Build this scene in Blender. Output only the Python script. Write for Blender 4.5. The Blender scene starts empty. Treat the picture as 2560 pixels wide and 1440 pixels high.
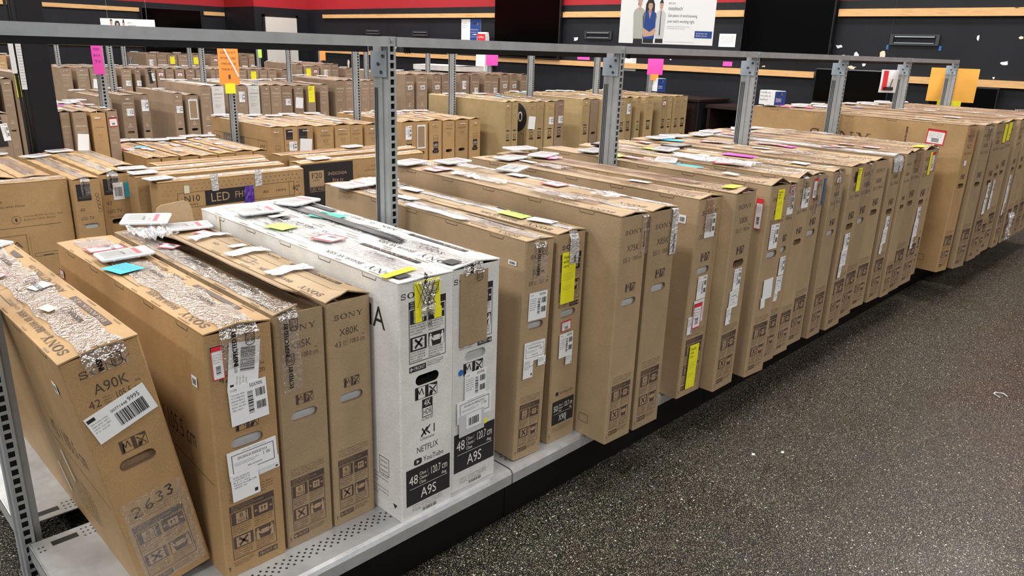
import bpy, math, random
from mathutils import Vector, Matrix
from mathutils.geometry import tessellate_polygon
R = random.Random(7)
SC = bpy.context.scene
COL = SC.collection
PI = math.pi

# ---------------------------------------------------------------- materials
M = {}
def nodes(name):
    m = bpy.data.materials.new(name); m.use_nodes = True
    nt = m.node_tree; nt.nodes.clear(); M[name] = m
    out = nt.nodes.new('ShaderNodeOutputMaterial')
    b = nt.nodes.new('ShaderNodeBsdfPrincipled')
    nt.links.new(b.outputs[0], out.inputs[0])
    return m, nt, b, out
def flat(name, c, rough=.6, metal=0., spec=.5):
    m, nt, b, o = nodes(name)
    b.inputs['Base Color'].default_value = (*c, 1); b.inputs['Roughness'].default_value = rough
    b.inputs['Metallic'].default_value = metal; b.inputs['Specular IOR Level'].default_value = spec
    return m
def obj_coord(nt, scale=(1, 1, 1)):
    tc = nt.nodes.new('ShaderNodeTexCoord'); mp = nt.nodes.new('ShaderNodeMapping')
    mp.inputs['Scale'].default_value = scale; mp.inputs['Location'].default_value = (.1371, .0713, .1937); nt.links.new(tc.outputs['Object'], mp.inputs[0]); return mp.outputs[0]
def noise(nt, vec, scale, detail=3, rough=.6):
    n = nt.nodes.new('ShaderNodeTexNoise'); n.inputs['Scale'].default_value = scale
    n.inputs['Detail'].default_value = detail; n.inputs['Roughness'].default_value = rough
    nt.links.new(vec, n.inputs['Vector']); return n.outputs['Fac']
def ramp(nt, fac, stops):
    r = nt.nodes.new('ShaderNodeValToRGB'); e = r.color_ramp.elements
    while len(e) > 1: e.remove(e[-1])
    for i, (p, c) in enumerate(stops):
        k = e[0] if i == 0 else e.new(p)
        k.position = p; k.color = (*c, 1)
    nt.links.new(fac, r.inputs[0]); return r.outputs[0]
def mixc(nt, fac, a, b, mode='MIX'):
    n = nt.nodes.new('ShaderNodeMix'); n.data_type = 'RGBA'; n.blend_type = mode
    for sock, v in ((n.inputs[0], fac), (n.inputs[6], a), (n.inputs[7], b)):
        if isinstance(v, (int, float)): sock.default_value = v
        elif isinstance(v, tuple): sock.default_value = (*v, 1)
        else: nt.links.new(v, sock)
    return n.outputs[2]
def bump(nt, b, h, strength, dist=.002):
    n = nt.nodes.new('ShaderNodeBump'); n.inputs['Strength'].default_value = strength
    n.inputs['Distance'].default_value = dist; nt.links.new(h, n.inputs['Height']); nt.links.new(n.outputs[0], b.inputs['Normal'])
def cardboard(name, c, scuff=(.62, .5, .36)):
    m, nt, b, o = nodes(name)
    oi = nt.nodes.new('ShaderNodeObjectInfo')
    v = obj_coord(nt)
    n1 = noise(nt, v, 6, 4); fine = noise(nt, obj_coord(nt, (1, 1, .35)), 420, 2)
    big = ramp(nt, n1, [(.3, tuple(x*.88 for x in c)), (.7, tuple(x*1.1 for x in c))])
    fi = ramp(nt, fine, [(.3, (.86, .85, .84)), (.7, (1.1, 1.1, 1.1))])
    col = mixc(nt, 1., big, fi, 'MULTIPLY')
    sc = ramp(nt, noise(nt, v, 38, 6, .75), [(.69, (0, 0, 0)), (.8, (.8, .8, .8))])
    col = mixc(nt, sc, col, scuff)
    nn = nt.nodes.new('ShaderNodeMapRange'); nn.inputs[3].default_value = .86; nn.inputs[4].default_value = 1.12
    nt.links.new(oi.outputs['Random'], nn.inputs[0])
    hs = nt.nodes.new('ShaderNodeHueSaturation'); nt.links.new(nn.outputs[0], hs.inputs['Value']); nt.links.new(col, hs.inputs['Color'])
    nt.links.new(hs.outputs[0], b.inputs['Base Color'])
    b.inputs['Roughness'].default_value = .62; b.inputs['Specular IOR Level'].default_value = .35
    w = nt.nodes.new('ShaderNodeTexWave'); w.bands_direction = 'Z'; w.inputs['Scale'].default_value = 45; w.inputs['Distortion'].default_value = .6
    nt.links.new(v, w.inputs['Vector'])
    ad = nt.nodes.new('ShaderNodeMath'); ad.operation = 'MULTIPLY_ADD'; ad.inputs[1].default_value = 6
    nt.links.new(noise(nt, v, 14, 4), ad.inputs[0]); nt.links.new(w.outputs['Fac'], ad.inputs[2])
    bump(nt, b, ad.outputs[0], .045, .0010)
cardboard('kraft', (.360, .256, .150)); cardboard('kraft_gold', (.41, .258, .118)); cardboard('kraft_pale', (.42, .295, .175))
cardboard('kraft_samsung', (.30, .215, .145)); cardboard('kraft_yellow', (.40, .295, .145)); cardboard('kraft_olive', (.44, .33, .17))
cardboard('carton_white', (.66, .655, .63), (.45, .42, .38))
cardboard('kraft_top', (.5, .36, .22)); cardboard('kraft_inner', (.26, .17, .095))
for n, c in dict(ink_brown=(.075, .048, .038), ink_black=(.018, .016, .018), ink_grey=(.16, .13, .11), ink_beige=(.68, .62, .54),
                 ink_white=(.78, .76, .72), ink_kraft=(.40, .27, .155), paper=(.80, .81, .82), paper_grey=(.56, .57, .58), foam=(.46, .47, .47),
                 yellow=(.86, .80, .02), red=(.68, .025, .035), cyan=(.02, .45, .68), lime=(.50, .80, .12), teal=(.03, .52, .38),
                 pink=(.90, .09, .50), orange=(.95, .33, .06), amber=(.95, .48, .08), navy=(.01, .05, .24), blue=(.02, .14, .45), purple=(.09, .03, .30),
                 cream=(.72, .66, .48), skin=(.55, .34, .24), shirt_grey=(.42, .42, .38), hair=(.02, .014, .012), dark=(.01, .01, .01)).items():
    flat(n, c, .55)
flat('tag_red', (.42, .06, .08), .4); flat('tag_white', (.66, .68, .70), .35); flat('tag_black', (.015, .015, .016), .3); flat('eink', (.33, .335, .335), .45)
flat('metal_dark', (.06, .063, .068), .45, .6); flat('groove', (.02, .022, .024), .6)
flat('screen', (.001, .001, .001), .12, 0., .15); flat('plastic_black', (.012, .012, .013), .35)
flat('kick_black', (.003, .003, .003), .4, 0., .2); flat('pillar_black', (.005, .005, .007), .6, 0., .25)
flat('walnut', (.020, .008, .006), .4); flat('door_cream', (.62, .61, .56), .5); flat('bracket', (.50, .58, .66), .35, .7)

def metal(name, c, rough, metallic):
    m, nt, b, o = nodes(name); v = obj_coord(nt)
    nt.links.new(ramp(nt, noise(nt, v, 9, 5, .7), [(.3, tuple(x*.85 for x in c)), (.75, tuple(x*1.12 for x in c))]), b.inputs['Base Color'])
    nt.links.new(ramp(nt, noise(nt, v, 30, 4), [(.3, (rough*.8,)*3), (.7, (rough*1.25,)*3)]), b.inputs['Roughness'])
    b.inputs['Metallic'].default_value = metallic
metal('steel', (.36, .38, .39), .42, .35); metal('deck_steel', (.50, .51, .515), .36, .55); metal('lip_steel', (.66, .67, .68), .3, .7)

m, nt, b, o = nodes('floor_speckle'); v = obj_coord(nt)
base = ramp(nt, noise(nt, v, 1.3, 5, .6), [(.35, (.006, .0056, .0046)), (.7, (.011, .0102, .008))])
n1 = noise(nt, v, 210, 1, .4); n2 = noise(nt, v, 330, 1, .4); n3 = noise(nt, v, 120, 1, .5)
c1 = mixc(nt, ramp(nt, n1, [(.60, (0, 0, 0)), (.64, (1, 1, 1))]), base, (.17, .15, .105))
c2 = mixc(nt, ramp(nt, n2, [(.645, (0, 0, 0)), (.67, (1, 1, 1))]), c1, (.42, .38, .28))
c3 = mixc(nt, ramp(nt, n3, [(.70, (0, 0, 0)), (.73, (1, 1, 1))]), c2, (.62, .59, .50))
nt.links.new(c3, b.inputs['Base Color'])
nt.links.new(ramp(nt, noise(nt, v, 3.1, 6, .7), [(.3, (.30,)*3), (.7, (.48,)*3)]), b.inputs['Roughness']); b.inputs['Specular IOR Level'].default_value = .26
bump(nt, b, noise(nt, v, 90, 3), .12, .002)

m, nt, b, o = nodes('wall_paint'); v = obj_coord(nt)
geo = nt.nodes.new('ShaderNodeNewGeometry'); sp = nt.nodes.new('ShaderNodeSeparateXYZ'); nt.links.new(geo.outputs['Position'], sp.inputs[0])
blk = ramp(nt, noise(nt, v, 2, 4), [(.3, (.006, .007, .010)), (.7, (.0095, .011, .015))])
th = nt.nodes.new('ShaderNodeMath'); th.operation = 'GREATER_THAN'; th.inputs[1].default_value = 2.13; nt.links.new(sp.outputs['Z'], th.inputs[0])
nt.links.new(mixc(nt, th.outputs[0], blk, (.36, .018, .024)), b.inputs['Base Color']); b.inputs['Roughness'].default_value = .6; b.inputs['Specular IOR Level'].default_value = .3
bump(nt, b, noise(nt, v, 160, 2), .2, .001)

m, nt, b, o = nodes('pine'); v = obj_coord(nt, (1, 1, 14))
wv = noise(nt, v, 3.2, 5, .6)
c = ramp(nt, wv, [(.3, (.50, .27, .10)), (.5, (.70, .42, .18)), (.7, (.62, .35, .13))])
kn = nt.nodes.new('ShaderNodeTexVoronoi'); kn.inputs['Scale'].default_value = 3.1; nt.links.new(obj_coord(nt, (1, 1, 2.2)), kn.inputs['Vector'])
c = mixc(nt, ramp(nt, kn.outputs['Distance'], [(.05, (1, 1, 1)), (.09, (0, 0, 0))]), c, (.13, .05, .02))
nt.links.new(c, b.inputs['Base Color']); b.inputs['Roughness'].default_value = .6

def film(name, c, opac_lo, opac_hi, scale=30, gloss=.3):
    m, nt, b, o = nodes(name); v = obj_coord(nt)
    b.inputs['Base Color'].default_value = (*c, 1); b.inputs['Roughness'].default_value = .12; b.inputs['Specular IOR Level'].default_value = 1.
    tr = nt.nodes.new('ShaderNodeBsdfTransparent'); mx = nt.nodes.new('ShaderNodeMixShader')
    f = ramp(nt, noise(nt, v, scale, 4, .7), [(.42, (opac_lo,)*3), (.62, (opac_hi,)*3)])
    nt.links.new(f, mx.inputs[0]); nt.links.new(tr.outputs[0], mx.inputs[1]); nt.links.new(b.outputs[0], mx.inputs[2])
    bump(nt, b, noise(nt, v, 95, 2, .6), 1., .012)
    gl = nt.nodes.new('ShaderNodeBsdfGlossy'); gl.inputs['Roughness'].default_value = .06; nt.links.new(b.inputs['Normal'].links[0].from_socket, gl.inputs['Normal'])
    m2 = nt.nodes.new('ShaderNodeMixShader'); m2.inputs[0].default_value = gloss
    nt.links.new(mx.outputs[0], m2.inputs[1]); nt.links.new(gl.outputs[0], m2.inputs[2]); nt.links.new(m2.outputs[0], o.inputs[0])
film('tape_clear', (.70, .67, .64), .02, .26, 30, .42); film('film_clear', (.85, .86, .9), .25, .7, 18); film('tape_smooth', (.62, .55, .50), .12, .22, 9, .06)
film('tape_brown', (.36, .19, .13), .38, .52, 6, .06); film('tape_seal', (.74, .75, .77), .7, .92, 30, .12)

# ---------------------------------------------------------------- mesh builder
class MB:
    def __init__(s): s.v = []; s.f = []; s.m = []; s.mats = []
    def mi(s, n):
        if n not in s.mats: s.mats.append(n)
        return s.mats.index(n)
    def poly(s, pts, mat):
        i = len(s.v); s.v += [tuple(p) for p in pts]; s.f.append(tuple(range(i, i+len(pts)))); s.m.append(s.mi(mat))
    def raw(s, vs, fs, mat):
        i = len(s.v); s.v += [tuple(p) for p in vs]; k = s.mi(mat)
        for f in fs: s.f.append(tuple(i+j for j in f)); s.m.append(k)
    def box(s, x0, y0, z0, x1, y1, z1, mat):
        v = [(x, y, z) for z in (z0, z1) for y in (y0, y1) for x in (x0, x1)]
        s.raw(v, [(0, 2, 3, 1), (4, 5, 7, 6), (0, 1, 5, 4), (1, 3, 7, 5), (3, 2, 6, 7), (2, 0, 4, 6)], mat)
    def rbox(s, x0, y0, z0, x1, y1, z1, mat, c=.004):
        # box with chamfered vertical and top edges
        def ring(z, d): return [(x0+c+d, y0+d, z), (x1-c-d, y0+d, z), (x1-d, y0+c+d, z), (x1-d, y1-c-d, z), (x1-c-d, y1-d, z), (x0+c+d, y1-d, z), (x0+d, y1-c-d, z), (x0+d, y0+c+d, z)]
        s.loft([ring(z0, 0), ring(z1-c, 0), ring(z1, c*.7)], mat)
    def loft(s, rings, mat, cap=True):
        n = len(rings[0]); vs = [p for r in rings for p in r]; fs = []
        for k in range(len(rings)-1):
            for i in range(n):
                j = (i+1) % n; fs.append((k*n+i, k*n+j, (k+1)*n+j, (k+1)*n+i))
        if cap: fs.append(tuple(range(n-1, -1, -1))); fs.append(tuple((len(rings)-1)*n+i for i in range(n)))
        s.raw(vs, fs, mat)
    def tube(s, pts, r, mat, n=6):
        rings = []
        for i, p in enumerate(pts):
            p = Vector(p); d = (Vector(pts[min(i+1, len(pts)-1)])-Vector(pts[max(i-1, 0)])).normalized()
            a = d.orthogonal().normalized(); b = d.cross(a)
            rings.append([tuple(p+a*r*math.cos(2*PI*k/n)+b*r*math.sin(2*PI*k/n)) for k in range(n)])
        s.loft(rings, mat)
    def build(s, name, parent=None, smooth=False):
        me = bpy.data.meshes.new(name); me.from_pydata(s.v, [], s.f)
        for n in s.mats: me.materials.append(M[n])
        me.polygons.foreach_set('material_index', s.m)
        if smooth: me.polygons.foreach_set('use_smooth', [True]*len(s.f))
        me.update(); o = bpy.data.objects.new(name, me); COL.objects.link(o)
        if parent: o.parent = parent
        return o
def tag(o, label, cat, group=None):
    o['label'] = label; o['category'] = cat
    if group: o['group'] = group
    return o
def thing(name, label, cat, loc=(0, 0, 0), rot=(0, 0, 0), group=None):
    o = bpy.data.objects.new(name, None); COL.objects.link(o); o.location = loc; o.rotation_euler = rot; o.empty_display_size = .05
    return tag(o, label, cat, group)
def struct(name, mb): o = mb.build(name); o['kind'] = 'structure'; return o
def dup(root, loc, rot, label, group=None):
    r = root.copy(); COL.objects.link(r); r.location = loc; r.rotation_euler = rot; r['label'] = label
    if group: r['group'] = group
    for ch in root.children:
        c = ch.copy(); COL.objects.link(c); c.parent = r
    return r

# ---------------------------------------------------------------- lettering
GL = {}
_cu = bpy.data.curves.new('glyph', 'FONT'); _ob = bpy.data.objects.new('glyph', _cu)
def _mesh(s, res):
    _cu.body = s; _cu.resolution_u = res
    me = bpy.data.meshes.new_from_object(_ob)
    v = [(p.co.x, p.co.y) for p in me.vertices]; f = [tuple(p.vertices) for p in me.polygons]
    bpy.data.meshes.remove(me); return v, f
def _w(v): return (max(p[0] for p in v)-min(p[0] for p in v)) if v else 0
COL.objects.link(_ob)
_H = _mesh('H', 2)[0]; CAP = max(p[1] for p in _H); _HH = _w(_mesh('HH', 2)[0])
def glyph(ch, res):
    k = (ch, res)
    if k not in GL:
        adv = _w(_mesh('H'+ch+'H', 1)[0])-_HH
        v, f = _mesh(ch, res) if ch != ' ' else ([], [])
        GL[k] = ([(x/CAP, y/CAP) for x, y in v], f, adv/CAP)
    return GL[k]
def text2d(s, res=2):
    x = 0; vs = []; fs = []
    for ch in s:
        v, f, a = glyph(ch, res); i = len(vs)
        vs += [(px+x, py) for px, py in v]; fs += [tuple(i+j for j in q) for q in f]; x += a
    return vs, fs, x
def ring2d(pts, t):  # closed outline from centre line
    n = len(pts); o = []; q = []
    for i in range(n):
        a = Vector(pts[i-1]); b = Vector(pts[(i+1) % n]); d = (b-a).normalized(); nn = Vector((-d.y, d.x))
        o.append(Vector(pts[i])+nn*t/2); q.append(Vector(pts[i])-nn*t/2)
    return o, q
class Pr:
    """draws flat print on a face; f(u,v,n) -> 3D"""
    def __init__(s, mb, f, off=.00026): s.mb = mb; s.f = f; s.off = off
    def P(s, pts, mat, lv=0): s.mb.poly([s.f(u, v, s.off*(1+lv)) for u, v in pts], mat)
    def rect(s, u0, v0, u1, v1, mat, lv=0): s.P([(u0, v0), (u1, v0), (u1, v1), (u0, v1)], mat, lv)
    def quad(s, uc, vc, w, h, a, mat, lv=0):
        c, d = math.cos(a), math.sin(a)
        s.P([(uc+x*c-y*d, vc+x*d+y*c) for x, y in ((-w/2, -h/2), (w/2, -h/2), (w/2, h/2), (-w/2, h/2))], mat, lv)
    def line(s, a, b, t, mat, lv=0):
        dx, dy = b[0]-a[0], b[1]-a[1]; l = math.hypot(dx, dy) or 1; nx, ny = -dy/l*t/2, dx/l*t/2
        s.P([(a[0]-nx, a[1]-ny), (b[0]-nx, b[1]-ny), (b[0]+nx, b[1]+ny), (a[0]+nx, a[1]+ny)], mat, lv)
    def frame(s, u0, v0, u1, v1, t, mat, lv=0):
        s.rect(u0, v0, u1, v0+t, mat, lv); s.rect(u0, v1-t, u1, v1, mat, lv); s.rect(u0, v0+t, u0+t, v1-t, mat, lv); s.rect(u1-t, v0+t, u1, v1-t, mat, lv)
    def path(s, pts, t, mat, lv=0):
        for a, b in zip(pts, pts[1:]): s.line(a, b, t, mat, lv)
    def disc(s, u, v, ru, rv, mat, lv=0, n=16): s.P([(u+ru*math.cos(2*PI*k/n), v+rv*math.sin(2*PI*k/n)) for k in range(n)], mat, lv)
    def oval(s, u, v, ru, rv, tu, tv, mat, lv=0, n=20):
        for k in range(n):
            a, b = 2*PI*k/n, 2*PI*(k+1)/n
            s.P([(u+ru*math.cos(a), v+rv*math.sin(a)), (u+ru*math.cos(b), v+rv*math.sin(b)), (u+(ru-tu)*math.cos(b), v+(rv-tv)*math.sin(b)), (u+(ru-tu)*math.cos(a), v+(rv-tv)*math.sin(a))], mat, lv)
    def text(s, t, u, v, h, mat, lv=0, w=None, al='l', rot=0, res=None):
        if res is None: res = 3 if h > .02 else (2 if h > .006 else 1)
        vs, fs, W = text2d(t, res)
        sx = (w/W) if (w and W) else h
        x0 = {'l': 0, 'c': -W*sx/2, 'r': -W*sx}[al]; c, d = math.cos(rot), math.sin(rot)
        pts = []
        for x, y in vs:
            x = x0+x*sx; y = y*h; pts.append(s.f(u+x*c-y*d, v+x*d+y*c, s.off*(1+lv)))
        s.mb.raw(pts, fs, mat)
    def lines(s, words, u, v, h, w, mat, lv=0, step=1.6):
        for i, t in enumerate(words): s.text(t, u, v-i*h*step, h, mat, lv, w=w*(1 if i < len(words)-1 else .8), res=1)
    def barcode(s, u0, v0, u1, v1, mat='ink_black', lv=1, n=16, vert=False, seed=3):
        r = random.Random(seed); W = (v1-v0) if vert else (u1-u0); x = 0.; tot = 0
        ws = [(r.choice((1, 1, 2, 3)), r.choice((1, 1, 2))) for _ in range(n)]; T = sum(a+b for a, b in ws)
        for a, b in ws:
            p, q = x/T*W, (x+a)/T*W; x += a+b
            if vert: s.rect(u0, v0+p, u1, v0+q, mat, lv)
            else: s.rect(u0+p, v0, u0+q, v1, mat, lv)
    def sony(s, u, v, h, mat, lv=0, rot=0, n=4):
        # slab-serif wordmark drawn from strokes; u,v = centre of baseline; h = cap height
        W = [1.15, 1.5, 1.55, 1.45]; gap = .22; tot = sum(W)+gap*3; x = -tot/2
        base = s.f; c, d = math.cos(rot), math.sin(rot)
        s.f = lambda a, b, nn: base(u+(a*c-b*d)*h, v+(a*d+b*c)*h, nn)
        def S(x, w):
            pts = []
            for k in range(13):
                a = PI*.08+PI*1.35*k/12; pts.append((x+w/2+w*.36*math.cos(a), .72+.21*math.sin(a)))
            for k in range(1, 13):
                a = PI*.5-PI*1.38*k/12; pts.append((x+w/2+w*.37*math.cos(a), .28+.22*math.sin(a)))
            s.path(pts, .15, mat, lv); s.rect(x+w*.80, .64, x+w*.88, 1., mat, lv); s.rect(x+w*.08, 0, x+w*.16, .36, mat, lv)
        def O(x, w): s.oval(x+w/2, .5, w*.5, .52, w*.20, .10, mat, lv, 28)
        def N(x, w):
            s.rect(x+.17, 0, x+.27, 1, mat, lv); s.rect(x+w-.30, 0, x+w-.20, 1, mat, lv)
            s.P([(x+.12, 1), (x+.42, 1), (x+w-.2, 0), (x+w-.38, 0)], mat, lv)
            s.rect(x, .93, x+.3, 1, mat, lv); s.rect(x, 0, x+.44, .07, mat, lv); s.rect(x+w-.47, .93, x+w, 1, mat, lv)
        def Y(x, w):
            s.rect(x+w/2-.11, 0, x+w/2+.11, .45, mat, lv); s.P([(x+.08, 1), (x+.36, 1), (x+w/2+.11, .42), (x+w/2-.11, .42)], mat, lv)
            s.P([(x+w-.28, 1), (x+w-.14, 1), (x+w/2+.11, .42), (x+w/2-.02, .42)], mat, lv)
            s.rect(x, .93, x+.48, 1, mat, lv); s.rect(x+w-.42, .93, x+w, 1, mat, lv); s.rect(x+w/2-.28, 0, x+w/2+.28, .07, mat, lv)
        for i, fn in enumerate((S, O, N, Y)):
            if i < n: fn(x, W[i])
            x += W[i]+gap
        s.f = base
    def stamp(s, u, v, h, rot, mat='ink_black', lv=2, words='INSPECTED BY', tagm=True):
        # sealing-tape stamp: serif-like words, then a bag-tag badge
        c, d = math.cos(rot), math.sin(rot)
        
        for e in (0, .07, .14): s.text(words, u+e*h*c, v+e*h*d, h, mat, lv, rot=rot, w=h*.66*len(words))
        if tagm:
            L = h*.66*len(words)+h*.4; cu, cv = u+L*c-h*.5*d+h*1.4*c, v+L*d+h*.5*c+h*1.4*d
            def q(x, y): return (cu+x*c-y*d, cv+x*d+y*c)
            H = h*.95; pts = [(-1.5*H, -.55*H), (-1.0*H, -H), (1.2*H, -H), (1.2*H, H), (-1.0*H, H), (-1.5*H, .55*H), (-1.5*H, -.55*H)]
            s.path([q(*p) for p in pts], h*.16, mat, lv)
            s.text('BEST', *q(-.9*H, .15*H), h*.62, mat, lv, rot=rot, w=1.9*H); s.text('BUY', *q(-.9*H, -.8*H), h*.62, mat, lv, rot=rot, w=1.8*H)

FINE1 = ['Television / Televiseur / Televisor digital a', 'color con pantalla de cristal liquido', 'Sony Corporation', '1-7-1 Konan Minato-ku Tokyo, 108-0075 Japan']
FINE2 = ['VERTICAL STACK ONLY', 'DISPOSITION UNIQUE-', 'MENT VERTICALE', 'SOLO FORMA VERTICAL']
FINE3 = ['CLAMP NARROW SIDES', 'SERRER SUR LES COTES', 'SUJETE POR LOS LADOS', 'ANGOSTOS']
FINE4 = ['DO NOT STACK FLAT', 'NE PAS EMPILER', 'NO APILE', 'HORIZONTALMENTE']
FINE5 = ['TWO PEOPLE CARRY', 'DEUX PERSONNES', 'ENTRE DOS', 'PERSONAS']
def panel(p, u0, v0, w, h, num, ink='ink_brown', paper='ink_kraft', detail=2, front='l'):
    """the PROPER HANDLING block of pictograms"""
    fh = h*.085
    vb = v0+fh*1.5
    p.frame(u0, vb, u0+w, v0+h, w*.015, ink)
    p.rect(u0, v0+h*.90, u0+w, v0+h, ink, 1)
    if detail > 1:
        for i, t in enumerate(('PROPER HANDLING', 'MANUTENTION APPROPRIEE', 'MANEJO ADECUADO')): p.text(t, u0+w*.04, v0+h*(.969-.031*i), h*.021, paper, 2, w=w*(.5, .72, .5)[i], res=1)
    cw, ch = w*.44, (h*.90-fh*1.5)/2; ih = ch*.52
    for k in range(4):
        cx = u0+w*.03+(k % 2)*w*.49; cy = v0+h*.90-(k//2)*ch-ch*.04; c1 = cy-ih
        p.rect(cx, c1, cx+cw, cy, ink, 1); X = lambda a: cx+cw*a; Y = lambda b: c1+ih*b
        if k == 0:
            p.rect(X(.22), Y(.08), X(.82), Y(.92), paper, 2); p.text(num, X(.38), Y(.5), ih*.34, ink, 3, w=cw*.2); p.text('MAX', X(.3), Y(.16), ih*.18, ink, 3, w=cw*.36)
            p.line((X(.74), Y(.12)), (X(.74), Y(.88)), w*.012, ink, 3); p.P([(X(.69), Y(.76)), (X(.79), Y(.76)), (X(.74), Y(.9))], ink, 3); p.P([(X(.69), Y(.24)), (X(.74), Y(.1)), (X(.79), Y(.24))], ink, 3)
            p.rect(X(.22), Y(.40), X(.7), Y(.42), ink, 3)
        elif k == 1:
            p.rect(X(.27), Y(.22), X(.73), Y(.78), paper, 2)
            for a in (.42, .58): p.line((X(a), Y(.32)), (X(a), Y(.6)), w*.014, ink, 3); p.P([(X(a-.06), Y(.54)), (X(a+.06), Y(.54)), (X(a), Y(.7))], ink, 3)
            p.P([(X(.06), Y(.5)-ih*.1), (X(.22), Y(.5)), (X(.06), Y(.5)+ih*.1)], paper, 2); p.P([(X(.94), Y(.5)-ih*.1), (X(.78), Y(.5)), (X(.94), Y(.5)+ih*.1)], paper, 2)
        elif k == 2:
            p.rect(X(.14), Y(.1), X(.86), Y(.9), paper, 2)
            p.line((X(.28), Y(.2)), (X(.72), Y(.82)), w*.05, ink, 3); p.line((X(.72), Y(.2)), (X(.28), Y(.82)), w*.05, ink, 3)
            for b in (.36, .62): p.line((X(.14), Y(b)), (X(.86), Y(b+.06)), w*.006, ink, 3)
        else:
            p.rect(X(.3), Y(.35), X(.72), Y(.72), paper, 2)
            for a, sg in ((.13, 1), (.87, -1)):
                p.disc(X(a), Y(.84), cw*.06, cw*.06, paper, 2, 8)
                p.P([(X(a-.08*sg), Y(.74)), (X(a+.06*sg), Y(.74)), (X(a+.19*sg), Y(.44)), (X(a+.16*sg), Y(.38)), (X(a+.03*sg), Y(.54)), (X(a+.1*sg), Y(.02)), (X(a-.1*sg), Y(.02))], paper, 2)
        if detail: p.lines((FINE2, FINE3, FINE4, FINE5)[k][:4 if detail > 1 else 3], cx, c1-ch*.10, ch*.055, cw*.92, ink, 1, 1.75)
    fx = u0 if front == 'l' else u0+w*.55
    p.rect(fx, v0, fx+w*.45, v0+fh, ink, 1)
    p.text('FRONT', fx+w*.13 if front == 'l' else fx+w*.03, v0+fh*.22, fh*.58, paper, 2, w=w*.29)
    ax, sg = (fx+w*.02, 1) if front == 'l' else (fx+w*.43, -1)
    p.line((ax, v0+fh*.5), (ax+sg*w*.09, v0+fh*.5), fh*.16, paper, 2); p.path([(ax+sg*w*.04, v0+fh*.8), (ax, v0+fh*.5), (ax+sg*w*.04, v0+fh*.2)], fh*.16, paper, 2)
    if detail > 1: p.lines(['FRONT DISPLAY PANEL', 'AVANT DU PANNEAU', 'FRENTE DE LA PANTALLA'], (fx+w*.48) if front == 'l' else u0, v0+fh*.9, h*.017, w*.46, ink, 1)
def picto(p, uc, v0, w, h, ink, paper):
    p.frame(uc-w/2, v0, uc+w/2, v0+h, w*.02, ink); p.rect(uc-w*.05, v0, uc+w*.1, v0+h, ink, 1); p.rect(uc-w*.5, v0, uc-w*.36, v0+h, ink, 1); p.P([(uc+w*.1, v0+h), (uc+w*.5, v0+h), (uc+w*.5, v0+h*.75), (uc+w*.3, v0+h*.85)], ink, 1); p.P([(uc+w*.1, v0), (uc+w*.26, v0), (uc+w*.3, v0+h*.35), (uc+w*.18, v0+h*.5)], ink, 1)
    p.path([(uc-w*.42, v0+h*.1), (uc-w*.36, v0+h*.75), (uc-w*.3, v0+h*.4), (uc-w*.2, v0+h*.85), (uc-w*.12, v0+h*.3)], w*.035, ink, 1)
    p.path([(uc+w*.14, v0+h*.8), (uc+w*.3, v0+h*.45), (uc+w*.45, v0+h*.75)], w*.05, ink, 1); p.path([(uc+w*.16, v0+h*.15), (uc+w*.34, v0+h*.4), (uc+w*.44, v0+h*.1)], w*.035, ink, 1)

# ---------------------------------------------------------------- stickers (each a part of its box)
def sticker(parent, f, name, u, v, w, h, mat='paper', rot=0, draw=None, label=None, th=.0004, k=0):
    k0 = .0015+.001*k; f0 = f; f = lambda a, b, n: f0(a, b, n+k0)
    mb = MB(); c, d = math.cos(rot), math.sin(rot)
    def g(a, b, n): return f(u+a*c-b*d, v+a*d+b*c, n)
    P8 = [g(a, b, n) for n in (.0004, .0004+th) for a, b in ((-w/2, -h/2), (w/2, -h/2), (w/2, h/2), (-w/2, h/2))]
    mb.raw(P8, [(4, 5, 6, 7), (0, 1, 5, 4), (1, 2, 6, 5), (2, 3, 7, 6), (3, 0, 4, 7)], mat)
    if draw:
        base = .0004+th
        p = Pr(mb, lambda a, b, n: g(a, b, base+n)); draw(p, w, h)
    o = mb.build(name, parent)
    if label: o['label'] = label
    return o
def d_ship(p, w, h):
    p.text('UCM', -w*.45, h*.38, h*.05, 'ink_black'); p.text('50X90K', w*.05, h*.36, h*.09, 'ink_black', w=w*.36)
    p.barcode(-w*.02, -h*.3, w*.12, h*.28, n=16, vert=True); p.barcode(w*.2, h*.08, w*.45, h*.28, n=12, vert=False, seed=5); p.barcode(w*.2, -h*.25, w*.45, -h*.05, n=12, seed=9)
    p.lines(['120V 60Hz 185W', 'TV TUNER INC', 'MADE IN MEXICO', 'SONY CORP', 'KDL NOM', 'TEL 0800'], -w*.45, h*.26, h*.035, w*.36, 'ink_black', 1, 2.2)
def d_energy(p, w, h):
    p.frame(-w*.42, -h*.3, w*.44, h*.36, w*.012, 'ink_black'); p.text('EFICIENCIA ENERGETICA', -w*.3, h*.16, h*.09, 'ink_black', w=w*.6)
    p.text('1 W', w*.2, h*.0, h*.12, 'ink_black', w=w*.16); p.lines(['Potencia en espera inferior o igual a', 'Compruebe la informacion comercial'], -w*.37, h*.03, h*.04, w*.5, 'ink_black'); p.text('IMPORTANTE', -w*.12, -h*.2, h*.06, 'ink_black', w=w*.3)
    p.text('Only for Mexico / Solamente para Mexico', -w*.2, h*.41, h*.035, 'ink_black', w=w*.5, res=1)
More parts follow.
